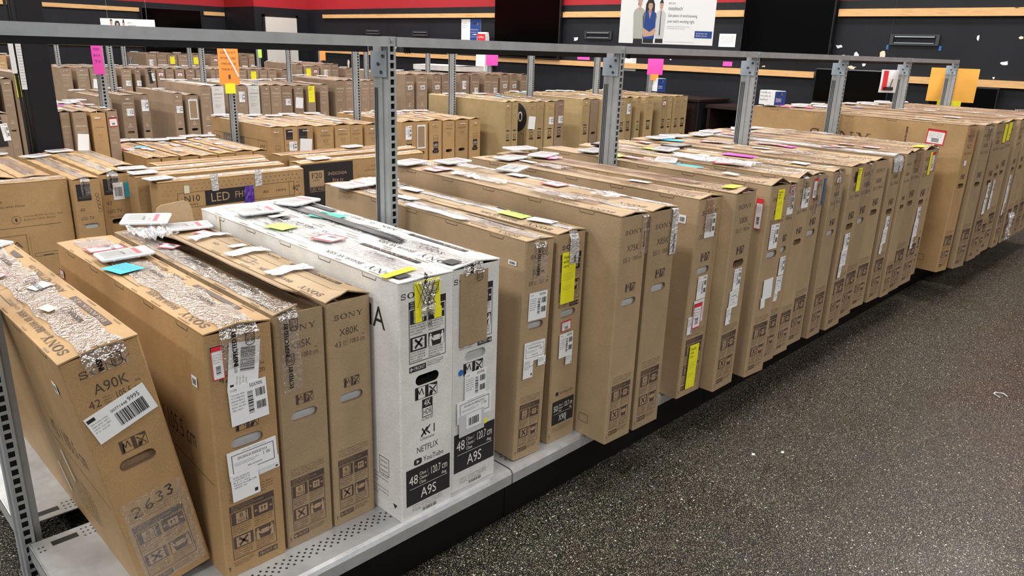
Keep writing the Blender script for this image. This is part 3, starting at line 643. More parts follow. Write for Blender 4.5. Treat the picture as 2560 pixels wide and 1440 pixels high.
for nm, u, v in (('blue_dot_sticker', .115, .905), ('blue_dot_sticker', .035, .555)):
    m = MB(); p = Pr(m, b6['F']['front']); p.disc(u, v*.69, .0095, .0095, 'blue', 5, 20); m.build(nm, b6['o'])
for bb, it in ((b5, ((.10, .10, .09, 'BRAVIA XR'), (.30, .16, .12, 'Cognitive'), (.62, .2, .16, 'A9S  OLED'))), (b6, ((.12, .55, .12, 'SONY'), (.36, .12, .1, 'BRAVIA XR'), (.52, .5, .16, 'Acoustic')))):
    def piece(fn):
        m = MB(); fn(Pr(m, bb['F']['top'])); m.build('lid_lettering', bb['o'])
    for u, v, l, t_ in it: piece(lambda p: p.text(t_, u, v*.18, .02, 'ink_black', 0, w=l))
    piece(lambda p: p.rect(.02, .125, .07, .165, 'ink_black')); piece(lambda p: p.rect(.80, .02, .98, .05, 'ink_black')); piece(lambda p: p.frame(.62, .12, .80, .16, .003, 'ink_black'))
sheet(b6, 'black_tape', .30, .10, 1.05, .135, 'plastic_black', 'top', .003, 12, 'wrinkled black tape along the lid')
b7 = B('brown box leaning right beside the second upright', 1.545, 1.667, 1.462, .720, 1.16, lean=.022, yaw=.045, model='X90K', size='50', cm='125.7', hole=.628, tape_down=.13, tape_w=.05,
       labels=[('ship', .52, .715, .078, .09, 0), ('energy', .50, .51, .09, .065, 0), ('small', .30, .435, .042, .065, 0), ('small', .78, .455, .034, .03, 0), ('bar', .955, .90, .036, .014, 0, 'left'), ('red', .86, .55, .08, .06, .2, 'top'), ('plain', .62, .3, .10, .05, 0, 'top')])
sheet(b7, 'padded_wrap', .30, .085, .62, .122, 'tape_seal', 'top', .004, 8, 'white padded wrap over the upper edge')
b8 = B('brown box with yellow care sticker and black size block', 1.712, 1.846, 1.466, .722, 1.16, lean=.0, yaw=.02, style=x90j_front, hole=.63, tape='seal', tape_down=.10, tape_w=.04, ink='ink_black',
       labels=[('yellow', .42, .80, .066, .17, 0), ('red', .44, .575, .045, .036, .05), ('ship', .46, .48, .066, .084, 0), ('small', .58, .405, .03, .035, 0), ('note', .22, .55, .12, .05, 0, 'top', 'lime')])
b9 = B('first of the tall brown boxes hanging over the shelf edge, stamped tape', 1.853, 1.988, 1.332, .782, 1.25, yaw=.05, mat='kraft', model='X75K', hole=.635, tape_down=.13, tape_w=.03, tape_off=.36, side=side_plain55,
       labels=[('red', .80, .72, .09, .06, .1, 'top'), ('red', .80, .34, .09, .06, .1, 'top'), ('plain', .70, .5, .06, .03, .1, 'top'), ('plain', .62, .6, .06, .03, .1, 'top')])
b10 = B('brown box with white security tape hanging down its front', 2.006, 2.15, 1.326, .780, 1.25, yaw=.045, model='X85K', hole=.66, tape='seal', tape_down=.155, tape_w=.034, tape_off=.36, labels=[('red', .40, .5, .09, .07, .0, 'top')])
b11 = B('brown box with yellow care sticker near its bottom', 2.335, 2.495, 1.360, .772, 1.22, lean=.012, yaw=.02, model='A80K', hole=.65, tape='brown', tape_w=.05, tape_down=.12,
        labels=[('ship', .55, .87, .068, .088, 0), ('ship', .50, .565, .062, .09, 0), ('energy', .46, .445, .07, .09, 0), ('red', .42, .425, .055, .10, 0), ('yellow', .47, .155, .062, .18, -.02), ('small', .18, .38, .03, .07, 0), ('bar', .95, .9, .03, .03, 0, 'left')])
b12 = B('brown box with column of white labels, yellow tape on lid', 2.502, 2.655, 1.303, .786, 1.25, model='X80K', hole=.655, flap_lift=.014, lining='dark', tape='brown', tape_down=.002,
        labels=[('ship', .52, .575, .055, .085, 0), ('energy', .46, .475, .07, .07, 0), ('small', .28, .395, .036, .07, 0), ('plain', .05, .5, .05, .09, .1, 'top', 'yellow')])
b13 = B('brown box with tall yellow sticker and torn white paper', 2.722, 2.868, 1.280, .792, 1.26, yaw=.075, lean=.012, model='X80K', hole=.65, flap_lift=.02, tape=None,
        labels=[('yellow', .52, .905, .05, .12, .0), ('ship', .45, .745, .062, .10, 0), ('plain', .52, .47, .07, .085, .05), ('plain', .35, .40, .032, .045, .1), ('red', .97, .86, .03, .12, 0, 'left')])
b14 = B('brown box whose left half hides behind the yellow stickered one', 2.885, 3.022, 1.308, .775, 1.22, yaw=.06, model='X80K', hole=.65, tape='brown', labels=[('ship', .62, .90, .05, .09, 0), ('red', .62, .975, .04, .03, 0), ('ship', .60, .56, .045, .08, 0), ('energy', .55, .46, .05, .07, 0), ('small', .45, .39, .03, .04, 0)])
b15 = B('brown box with one large white label high on its front', 3.042, 3.168, 1.312, .790, 1.22, yaw=.04, model='A80K', hole=.65, flap_lift=.02, lining='none', labels=[('ship', .60, .89, .062, .085, 0)])
b16 = B('brown box with blue tape down its right edge', 3.196, 3.345, 1.327, .785, 1.22, yaw=.02, model='A80J', hole=.67, tape_down=.18, tape_w=.04, labels=[('red', .30, .93, .036, .09, 0), ('plain', .93, .90, .014, .12, 0, 'front', 'blue')])
b17 = B('brown box after the blue taped one, small label at top', 3.368, 3.507, 1.305, .788, 1.24, model='X80K', hole=.64, tape_down=.18, tape_w=.03, tape='clear', labels=[('red', .50, .955, .05, .03, 0)])
b18 = B('brown box with yellow sticker and black corner mark', 3.548, 3.712, 1.295, .796, 1.24, model='X80K', hole=.64, lining='dark', tape='brown', tape_down=.003, labels=[('yellow', .60, .92, .045, .11, 0), ('plain', .35, .94, .02, .05, 0, 'front', 'dark'), ('ship', .42, .55, .06, .08, 0), ('energy', .38, .45, .07, .08, 0), ('small', .25, .37, .035, .06, 0)])
b19 = B('narrow brown box with stamped tape left of the fourth upright', 3.745, 3.918, 1.318, .790, 1.24, model='X80K', hole=.64, tape_down=.16, tape_w=.03)
b20 = B('plain brown box right of the fourth upright', 3.962, 4.128, 1.335, .785, 1.2, yaw=.06, model='A80K', hole=.66, tape=None, lining='none')
b21 = B('brown box with crumpled white hatched tape over its lid', 4.162, 4.318, 1.322, .792, 1.24, yaw=.03, model='X80K', hole=.63, lining='dark', tape='seal', tape_down=.08, tape_w=.12, labels=[('ship', .50, .55, .05, .075, 0), ('energy', .45, .46, .06, .08, 0), ('small', .3, .38, .035, .06, 0)])
b22 = B('plain brown box two left of the yellow taped one', 4.325, 4.437, 1.306, .796, 1.24, yaw=.02, model='X80K', hole=.64, tape='brown', tape_down=.003, lining='none')
b23 = B('plain brown box just left of the yellow taped one', 4.441, 4.62, 1.312, .797, 1.24, yaw=.02, model='X80K', hole=.64, tape='brown', lining='none')
b24 = B('brown box with yellow tape and red topped label', 4.645, 4.832, 1.315, .792, 1.24, yaw=.02, model='X80K', hole=.62, lining='dark', tape=None, flap_lift=.016, labels=[('plain', .62, .90, .04, .13, 0, 'front', 'yellow'), ('plain', .05, .5, .06, .12, .1, 'top', 'yellow'), ('red', .82, .91, .05, .11, 0), ('ship', .42, .53, .055, .09, 0), ('energy', .40, .42, .07, .09, 0), ('small', .28, .33, .035, .08, 0)])
b25 = B('brown box squeezed between yellow tape and the taller boxes', 4.838, 5.02, 1.35, .790, 1.2, yaw=.02, model='X80K', hole=.60, lining='dark', labels=[('ship', .3, .52, .03, .10, 0), ('energy', .28, .41, .03, .09, 0), ('plain', .3, .3, .02, .09, 0)])
t1 = B('tallest brown box showing its broad side behind the row', 5.137, 5.285, 1.25, .905, 1.50, yaw=.19, lean=.03, mat='kraft_gold', topmat='kraft', model='C', size='65', cm='163.9', hole=.60, lining='none', side=side_tall, labels=[('plain', .40, .755, .03, .03, .1), ('red', .885, .91, .11, .09, -.05, 'left')], tape='brown', tape_w=.06)
t2 = B('tall box with red topped label on its side', 5.325, 5.49, 1.205, .903, 1.48, yaw=.17, lean=.02, model='X80K', size='65', cm='163.9', hole=.60, lining='dark', tape='clear', tape_w=.04, labels=[('red', .955, .87, .07, .12, 0, 'left')])
t3 = B('tall box with worn pale front, left of two yellow tapes', 5.622, 5.80, 1.205, .905, 1.48, yaw=.06, model='X80K', size='65', cm='163.9', hole=.58, lining='dark', tape='brown', detail=1, labels=[('ship', .62, .52, .05, .10, 0), ('energy', .55, .40, .055, .10, 0)])
t4 = B('tall box with left one of two yellow tapes', 5.806, 5.948, 1.21, .897, 1.48, yaw=.05, model='X80K', size='65', cm='163.9', hole=.62, lining='dark', tape=None, detail=1, labels=[('plain', .5, .93, .06, .12, 0, 'front', 'yellow'), ('ship', .5, .53, .04, .10, 0), ('energy', .45, .42, .05, .10, 0)])
t5 = B('tall box with right one of two yellow tapes', 5.955, 6.165, 1.218, .90, 1.48, yaw=.04, model='X80K', size='65', cm='163.9', hole=.62, lining='dark', tape='brown', detail=1, labels=[('plain', .35, .93, .07, .12, 0, 'front', 'yellow')])
t6 = B('tall box with column of white labels near right picture edge', 6.215, 6.37, 1.20, .905, 1.42, yaw=.0, model='X80K', size='65', cm='163.9', hole=.62, lining='dark', tape='brown', detail=1, labels=[('ship', .40, .52, .06, .10, 0), ('energy', .40, .41, .07, .10, 0), ('small', .25, .31, .04, .09, 0)])
t7 = B('tall box with crumpled plastic wrap around its foot', 6.44, 6.60, 1.20, .90, 1.40, model='X80K', size='65', cm='163.9', hole=.62, lining='dark', tape='clear', detail=1)
sheet(t7, 'plastic_wrap', .02, .02, .15, .22, 'film_clear', amp=.03, n=7, label='crumpled clear plastic wrap')
for i, xx in enumerate((6.63, 6.82, 7.01, 7.20, 7.39)):
    B(('tall brown box directly behind the plastic wrapped one', 'tall brown box second behind the plastic wrapped one', 'tall brown box third behind the plastic wrapped one', 'tall brown box next to last on the nearest rack', 'last tall brown box on the nearest rack')[i], xx, xx+.165, 1.20, .895, 1.38, model='X80K', size='65', cm='163.9', hole=.62, tape='brown' if i % 2 else 'clear', detail=1)

# ---------------------------------------------------------------- price tags
def make_tag(frame, variant):
    t = thing('electronic_price_tag', 'x', 'price tag')
    m = MB(); w, h = .098, .066
    def ring(z, d, r=.012):
        o = []
        for cx, cy, a0 in ((w-r, h-r, 0), (-w+r, h-r, 1), (-w+r, -h+r, 2), (w-r, -h+r, 3)):
            for k in range(4): a = PI/2*(a0+k/3); o.append((cx+(r-d)*math.cos(a), cy+(r-d)*math.sin(a), z))
        return o
    m.loft([ring(0, .003), ring(.003, 0), ring(.008, 0), ring(.0105, .003)], frame); m.build('casing', t)
    m = MB(); m.box(-w+.015, -h+.013, .0104, w-.015, h-.013, .0112, 'eink'); p = Pr(m, lambda u, v, n: (u, v, .0112+n))
    red = 'tag_red' if frame == 'tag_white' else 'ink_grey'
    if variant < 2:
        p.rect(.035, -h+.02, .052, h-.02, red); p.rect(.058, -h+.016, .078, h-.016, 'paper_grey')
        for k in range(6): p.text('SONY TV LED 4K UHD HDR', -.07, .035-.012*k, .0045, 'ink_grey', w=.06, res=1)
        p.text('$449.99', .0, -.03, .011, red if variant else 'ink_black', rot=PI/2, w=.05); p.text('Open-Box', .02, -.03, .006, 'ink_grey', rot=PI/2, w=.03)
    else:
        p.text('42 LED', -.07, .02, .012, 'ink_black', w=.05); p.text('$199.99', -.07, -.03, .018, 'ink_black', w=.09)
        p.lines(['Smart TV', 'Open-Box', 'Model'], .03, .03, .005, .035, 'ink_grey')
    m.build('screen', t)
    m = MB()
    for x in (-.06, .03, .07): m = MB(); m.box(x, -h-.003, .001, x+.006, -h+.002, .006, frame); m.build('clip', t)
    for c_ in t.children: c_.scale = (.74, .74, .8)
    return t
TAGP = {}; NT = 0
def price_tag(x, y, z, yaw, label, frame='tag_white', variant=0, tx=0, ty=0, group='price tags lying on the boxes'):
    k = (frame, variant)
    if k not in TAGP:
        TAGP[k] = t = make_tag(*k); t.location = (x, y, z); t.rotation_euler = (tx, ty, yaw); t['label'] = label; t['group'] = group; return t
    return dup(TAGP[k], (x, y, z), (tx, ty, yaw), label, group)
def tag_on(box, along, label, yaw=0, ux=0, frame='tag_white', variant=0, dz=0, tx=0, ty=0):
    o = box['o']; mt = Matrix.Translation(o.location) @ o.rotation_euler.to_matrix().to_4x4()
    q = mt @ Vector((ux, along, box['ztop'])); lift = abs(math.sin(tx))*.05+abs(math.sin(ty))*.072
    return price_tag(q.x, q.y, q.z+.004+dz+lift, yaw, label, frame, variant, tx, ty)
YW = .9  # common heading of the screens
tag_on(b1, 1.0, 'white price tag at the far end of the leaning box', .5)
tag_on(b2, .72, 'white price tag beside the blue note', -.05, .01, ty=-.02)
tag_on(b3, 1.0, 'white price tag tipped up on crumpled plastic', -.55, .02, tx=.12, dz=.02)
tag_on(b4, .93, 'white price tag at the far end of the box beside the white ones', -.2, -.01, variant=1)
tag_on(b5, .92, 'white price tag with red stripe on the first white box', -.15, .02, variant=0)
tag_on(b6, .98, 'white price tag at the far end of the second white box', .35, .02, variant=1)
tag_on(b7, 1.0, 'white price tag left of the second upright', .1, -.03)
tag_on(b8, 1.02, 'white price tag half hidden behind the second upright', .15, -.02, variant=1)
tag_on(b9, 1.16, 'white price tag just right of the second upright', .2, -.03, variant=1)
tag_on(b10, 1.10, 'white price tag lying beside red bordered papers', .05, .0)
tag_on(b10, .82, 'upper white price tag with blank looking screen on broad lid', .4, .09, variant=2)
tag_on(b11, 1.04, 'white price tag lying before the long thin gap', .1, .0)
tag_on(b12, 1.02, 'white price tag left of the third upright, lower one', .3)
tag_on(b12, 1.17, 'white price tag left of the third upright, upper one', -.2, dz=.012)
tag_on(b13, .98, 'white price tag right of the third upright', .1)
tag_on(b14, .62, 'white price tag beside the bright blue note', .5, dz=.002)
tag_on(b15, 1.1, 'left one of two black framed price tags', .3, frame='tag_black', variant=2)
tag_on(b16, .80, 'white price tag between the two black framed ones', .2, variant=2)
tag_on(b17, .86, 'right one of two black framed price tags', -.1, frame='tag_black', variant=2)
for b_, al, w_ in ((b18, 1.1, 'eighteenth'), (b19, 1.12, 'nineteenth'), (b20, 1.08, 'twentieth'), (b21, 1.13, 'twenty-first'), (b22, 1.0, 'twenty-second'), (b23, 1.1, 'twenty-third'), (b24, 1.12, 'twenty-fourth')):
    tag_on(b_, al, 'white price tag on the %s box of the front row' % w_, R.uniform(-.4, .6), variant=R.choice((0, 1, 2)))
lab(b14, 'note', .42, .5, .15, .07, PI+.1, 'top', 'cyan'); lab(b13, 'note', .66, .5, .10, .06, 2.9, 'top', 'lime'); lab(b17, 'note', .40, .5, .16, .08, 3.2, 'top', 'pink'); lab(b16, 'note', .72, .5, .12, .06, 3.1, 'top', 'lime'); lab(b18, 'note', .82, .5, .12, .07, .3, 'top', 'cyan')
lab(b12, 'note', .80, .5, .14, .08, 3., 'top', 'pink'); lab(b20, 'note', .45, .5, .14, .07, 3., 'top', 'pink'); lab(b15, 'red', .3, .5, .14, .09, .3, 'top'); lab(b19, 'red', .7, .5, .12, .09, .3, 'top')
sheet(b15, 'loose_plastic_wrap', .25, .01, .65, .12, 'film_clear', 'top', .02, 8, 'loose clear plastic on the lid')

def clutter(b, n, seed):
    r = random.Random(seed); L, w = b['L'], b['w']
    for i in range(n):
        u = r.uniform(.08, .9)*L; k = r.choice('tttpprw')
        if k == 't': a = r.uniform(.06, .22); v = r.uniform(.05, .5)*w; sheet(b, 'brown_tape_patch', u, v, min(u+a, L-.01), min(v+.045, w-.008), 'tape_brown', 'top', .0006, 4, off=.0002)
        elif k == 'p': lab(b, 'plain', u/L, r.uniform(.35, .65), r.uniform(.05, .10), r.uniform(.03, .05), r.uniform(-.2, .2), 'top')
        elif k == 'r': lab(b, 'red', u/L, r.uniform(.4, .6), .09, .06, r.uniform(-.3, .3), 'top')
        else: a = r.uniform(.08, .25); sheet(b, 'clear_film_patch', u, w*.2, min(u+a, L-.01), w*.75, 'tape_clear', 'top', .006, 6)
for i, b in enumerate(FR[7:]): clutter(b, 4, i)
for b_, al, w_ in zip(FR[25:37], (1.38, 1.30, 1.36, 1.25, 1.36, 1.3, 1.28, 1.2, 1.3, 1.22, 1.3, 1.2), ('broad sided tallest box', 'tall box with red topped side label', 'tall box with worn pale front', 'tall box with the left yellow tape', 'tall box with the right yellow tape', 'tall box with column of white labels', 'tall box with plastic wrapped foot', 'tall box behind the wrapped one', 'second box behind the wrapped one', 'third box behind the wrapped one', 'next to last tall box', 'last tall box')):
    tag_on(b_, al, 'white price tag at the back of the '+w_, R.uniform(-.3, .6), variant=R.choice((0, 1, 2)))
lab(t1, 'note', .86, .5, .14, .09, 3., 'top', 'pink'); lab(t2, 'note', .84, .5, .14, .09, 3.1, 'top', 'pink'); lab(t5, 'note', .7, .5, .10, .07, .2, 'top', 'blue')

# ---------------------------------------------------------------- rows behind
ORD = 'first second third fourth fifth sixth seventh eighth ninth tenth eleventh twelfth thirteenth fourteenth fifteenth sixteenth seventeenth eighteenth nineteenth twentieth twenty-first twenty-second twenty-third twenty-fourth twenty-fifth twenty-sixth twenty-seventh twenty-eighth twenty-ninth thirtieth'.split()
def fit(iv, posts):
    a, b = iv
    for q in posts:
        l, r = q-.036, q+.032
        if a < r and b > l:
            if l-a > b-r: b = l
            else: a = r
    return a, b
FEAT = {'y': ('yellow care sticker', [('yellow', .45, .86, .085, .20, 0)]), 'Y': ('yellow paper on top', [('plain', .5, .88, .09, .13, 0, 'front', 'yellow')]),
        'w': ('square white label', [('ship', .6, .74, .07, .075, 0)]), 'l': ('low white label', [('ship', .6, .25, .06, .10, 0)]), 'r': ('red bordered label', [('red', .5, .9, .07, .06, .05)]),
        'b': ('grey bar code label', [('bar', .55, .8, .075, .055, .1)]), 'T': ('high white label', [('ship', .45, .83, .07, .12, 0)]), 'P': ('wide white paper', [('plain', .5, .72, .11, .13, -.1)]),
        'K': ('torn brown patch', [('plain', .5, .76, .10, .22, 0), ('plain', .5, .76, .08, .19, 0, 'front', 'kraft')]), 'k': ('black plastic strip', [('plain', .5, .86, .05, .2, .1, 'front', 'dark'), ('ship', .75, .85, .04, .11, .1)]), 'n': ('no label', [])}
def seq(rowname, group, y, spec, posts=(), L=1.2, style='samsung', mat='kraft_samsung', z=.19, tagp=.8, size='55', model='Crystal UHD', cm='138', num='6', from_left='from the left'):
    out = []
    for i, s_ in enumerate(spec):
        x0, x1, zt, ft = s_[:4]; kw = dict(s_[4]) if len(s_) > 4 else {}
        x0 += .002; x1 -= .002; x0, x1 = fit((x0, x1), posts)
        if x1-x0 < .06: continue
        if x1-x0 > .20: x0 = x1-.19
        name, lb = FEAT[ft]; st = kw.pop('style', style); mt = kw.pop('mat', mat); LL = kw.pop('L', L); w = x1-x0
        lb = [(q[0], q[1], q[2], min(q[3], w*.8), *q[4:]) for q in lb]
        col = 'white' if mt == 'carton_white' else 'brown'
        lbl = kw.pop('label', '%s box, %s from left in %s%s' % (col, ORD[i], rowname, '' if ft == 'n' else ', '+name))
        b = tv_box(lbl, x0, x1, y+R.uniform(-.025, .025), zt-z, LL*R.uniform(.96, 1.02), z=z, mat=mt, style=st, group=group, labels=lb, size=size, model=kw.pop('model', model), cm=cm, num=num, hole=kw.pop('hole', .42 if st == 'samsung' else .5),
                   lining=kw.pop('lining', R.choice(('dark', 'dark', 'none'))), detail=1, tape=kw.pop('tape', R.choice(('clear', 'clear', 'brown', 'clear'))), ink='ink_brown', marks=False, tape_down=.04, topmat=kw.pop('topmat', None), **kw)
        out.append(b)
        if R.random() < tagp: tag_on(b, b['L']-R.uniform(.05, .18), 'white price tag on the %s box of %s' % (ORD[i], rowname), R.uniform(-.4, .7), variant=R.choice((0, 1, 2)))
        if R.random() < .16: lab(b, 'note', R.uniform(.3, .8), .5, .11, .07, R.uniform(0, 3), 'top', R.choice(('cyan', 'paper', 'pink', 'cyan')))
        if R.random() < .3: lab(b, 'red', R.uniform(.4, .8), .5, .10, .07, R.uniform(-.3, .3), 'top')
        if y < 6.2: clutter(b, 3, i*7+int(y*10))
    return out
P2 = (1.955, 2.94, 4.16, 5.34, 6.53, 7.74, 8.92); P3 = (3.06, 4.09, 5.24, 6.45, 7.57, 8.87); P4 = (3.50, 4.42, 5.435, 6.64, 7.87)
I = 'insignia'; IL = 'led'; IS = 'insignia_square'
KI = dict(mat='kraft_gold')
def side_f20(p, L, h):
    z = h*.60; p.frame(L*.06, z, L*.94, z+h*.21, .003, 'ink_brown'); p.text('F20', L*.09, z+h*.07, h*.085, 'ink_brown', w=L*.08); p.rect(L*.22, z, L*.58, z+h*.21, 'ink_grey')
    p.text('LED', L*.24, z+h*.05, h*.11, 'ink_kraft', 1, w=L*.14); p.text('FHD', L*.42, z+h*.05, h*.11, 'ink_kraft', 1, w=L*.13); p.text('HDMI', L*.64, z+h*.08, h*.04, 'ink_brown', w=L*.07); p.frame(L*.80, z, L*.94, z+h*.21, .003, 'ink_brown'); p.text('42"', L*.82, z+h*.06, h*.09, 'ink_brown', w=L*.09)
def side_tc(p, L, h):
    p.line((.03, h*.82), (L-.05, h*.80), .004, 'ink_grey'); p.line((.03, h*.60), (L*.9, h*.60), .004, 'ink_grey'); p.text('fire tv', L*.12, h*.86, .05, 'ink_grey', w=.16)
    for a in (.12, .52): p.rect(L*a, h*.66, L*a+.22, h*.75, 'ink_grey')
    p.rect(L*.8, h*.42, L*.95, h*.50, 'ink_grey'); p.lines(['Smart LED television', 'with voice remote']*3, L*.6, h*.35, .012, .35, 'ink_grey', 0, 3)
def side_circle(num):
    def f(p, L, h):
        p.oval(L-.03-.13, h-.16, .15, .15, .15, .15, 'ink_black', 0, 24); p.text(num, L-.21, h-.20, .10, 'ink_white', 1, w=.14); p.path([(L-.10, h-.32), (L-.05, h-.32), (L-.05, .05)], .004, 'ink_black')
    return f
R2 = 'television boxes on the second rack'
G2A = seq('short row beside the pillar', R2, 5.80, [(1.13, 1.254, .945, 'k'), (1.258, 1.31, .939, 'n'), (1.553, 1.618, .942, 'n'), (1.619, 1.712, .944, 'P'), (1.736, 1.838, .937, 'n', dict(mat='kraft_gold', style=I)), (1.84, 1.912, .945, 'r')], (), L=.88)
G2B = seq('second rack, low part', R2, 5.62, [(2.975, 3.097, .79, 'n', dict(side=side_f20, mat='kraft_gold', style=IL, model='F20', topmat='kraft')), (3.097, 3.219, .79, 'w', dict(style=IS)), (3.226, 3.378, .786, 'P', dict(style=IS)), (3.397, 3.562, .778, 'n'), (3.574, 3.73, .78, 'n'), (3.734, 3.874, .773, 'n', dict(tape='clear')), (3.886, 4.053, .769, 'n', dict(lining='foam')),
        (4.06, 4.115, .77, 'n'), (4.266, 4.437, .776, 'T', dict(style=IL, model='N10')), (4.442, 4.609, .769, 'K'), (4.623, 4.781, .772, 'n', dict(style=IL, model='N10')), (4.786, 4.939, .765, 'l'), (4.945, 5.118, .766, 'l'), (5.123, 5.27, .767, 'l', dict(style=IL, model='N10'))], (2.94, 4.16), L=1.06, style=I, mat='kraft_gold', size='42')
G2C = seq('second rack, tall part', R2, 5.40, [(5.275, 5.385, .939, 'T', dict(side=side_tc, style=lambda p, W, h: None)), (5.39, 5.491, .94, 'n'), (5.495, 5.589, .941, 'n'), (5.73, 5.862, .93, 'P', dict(side=side_circle('50'))), (5.862, 5.985, .931, 'n'), (5.991, 6.13, .927, 'w'), (6.135, 6.271, .936, 'w', dict(mat='kraft_samsung', tape='clear')),
        (6.463, 6.6, .933, 'n', dict(side=side_circle('50'))), (6.613, 6.753, .938, 'n'), (6.767, 6.911, .934, 'n', dict(mat='kraft_samsung', style=lambda p, W, h: None)), (6.918, 7.058, .93, 'T'), (7.08, 7.22, .935, 'l'), (7.238, 7.385, .937, 'n'), (7.408, 7.551, .937, 'T'), (7.616, 7.80, .932, 'n'), (7.815, 8.0, .932, 'n'), (8.121, 8.265, .936, 'r'), (8.28, 8.389, .933, 'l'), (8.397, 8.526, .936, 'n'), (8.544, 8.72, .937, 'l')], (5.34, 6.53, 7.74, 8.92), L=1.22, style='icons', mat='kraft_yellow', size='50')
R3 = 'television boxes on the third rack'
Wf = dict(mat='carton_white', lining='foam')
G3A = seq('third rack left of pillar', R3, 8.6, [(1.70, 1.80, 1.02, 'n'), (1.842, 1.93, 1.019, 'n'), (1.945, 2.09, 1.074, 'y')], (), L=1.2)
G3 = seq('third rack right of pillar', R3, 8.6, [(2.66, 2.80, .84, 'n', dict(L=1.0)), (2.891, 3.025, .847, 'w', dict(L=1.0)), (3.04, 3.183, .853, 'T', dict(L=1.0, model='The Premiere')), (3.443, 3.548, .858, 'w', dict(L=1.1)), (3.577, 3.716, .838, 'K', dict(L=1.0)), (3.735, 3.859, .936, 'l', dict(lining='foam')), (3.868, 4.013, .934, 'n', Wf), (4.167, 4.295, .935, 'T'), (4.309, 4.46, .934, 'n', Wf), (4.47, 4.583, .932, 'n'), (4.589, 4.735, .931, 'n'), (4.74, 4.891, .924, 'w'), (4.923, 5.056, .923, 'P'), (5.095, 5.23, .925, 'y'), (5.277, 5.404, .933, 'n'),
        (5.489, 5.638, .981, 'n'), (5.65, 5.797, .98, 'n'), (5.89, 6.023, .973, 'n'), (6.026, 6.126, .977, 'n'), (6.608, 6.782, 1.054, 'b'), (6.789, 7.017, 1.053, 'b'), (7.112, 7.276, 1.053, 'b'), (7.283, 7.466, 1.053, 'n'), (7.60, 7.835, 1.052, 'T'), (7.851, 8.022, 1.052, 'w'), (8.13, 8.281, 1.052, 'n'), (8.29, 8.453, 1.04, 'w'), (8.488, 8.672, 1.051, 'b'), (8.681, 8.843, 1.051, 'b'), (8.925, 9.08, 1.051, 'n')], P3, L=1.2)
R4 = 'television boxes on the fourth rack'
G4 = seq('fourth rack', R4, 12.1, [(3.318, 3.50, .987, 'n', dict(model='The Premiere')), (3.53, 3.696, .988, 'n'), (3.702, 3.86, .994, 'P'), (3.882, 4.05, .995, 'n'), (4.114, 4.258, .98, 'w'), (4.304, 4.446, .98, 'w'), (4.446, 4.609, .981, 'k'), (4.626, 4.751, .982, 'r'), (4.757, 4.883, .982, 'w'), (4.901, 5.048, .977, 'r'), (5.061, 5.204, .983, 'n'), (5.216, 5.35, .978, 'n'), (5.446, 5.543, .973, 'n'), (5.543, 5.689, .973, 'b'), (5.72, 5.88, .973, 'n'), (5.904, 6.077, .974, 'n'), (6.084, 6.281, .975, 'Y'), (6.288, 6.431, .976, 'n'), (6.438, 6.60, .97, 'P'), (6.68, 6.852, .97, 'n'),
        (6.98, 7.111, 1.064, 'w'), (7.132, 7.281, 1.032, 'Y'), (7.289, 7.449, 1.033, 'r'), (7.467, 7.662, 1.068, 'T'), (7.67, 7.83, 1.07, 'n'), (7.984, 8.13, .995, 'n'), (8.277, 8.463, .982, 'n', dict(mat='kraft_gold')), (8.534, 8.706, .97, 'n')], P4, L=1.15, tagp=.5)
R5 = 'television boxes on the farthest rack'
G5 = seq('the farthest rack', R5, 15.2, [(5.644, 5.85, 1.126, 'T'), (5.856, 6.042, 1.129, 'w'), (6.048, 6.246, 1.125, 'Y'), (6.253, 6.454, 1.128, 'P'), (6.493, 6.674, 1.125, 'Y'), (6.891, 7.08, 1.124, 'r'), (7.13, 7.30, 1.12, 'r'), (7.509, 7.682, 1.125, 'P'), (7.693, 7.833, 1.16, 'w')], (), L=1.0, tagp=.4)
G5b = seq('pile far left of pillar', R5, 13.2, [(2.75, 2.95, 1.12, 'n', dict(mat='kraft_gold')), (3.0, 3.2, 1.10, 'n')], (), L=1.0, tagp=.6)
# white box lying across the tops, far right
b = tv_box('x', 7.75, 8.45, 8.95, .07, .9, z=1.085, mat='carton_white', style='none', hole=None, tape=None, detail=0, marks=False, lining='none', label='flat white carton lying across the tops of the third rack boxes', group=None)
b['o'].rotation_euler = (0, 0, 0)

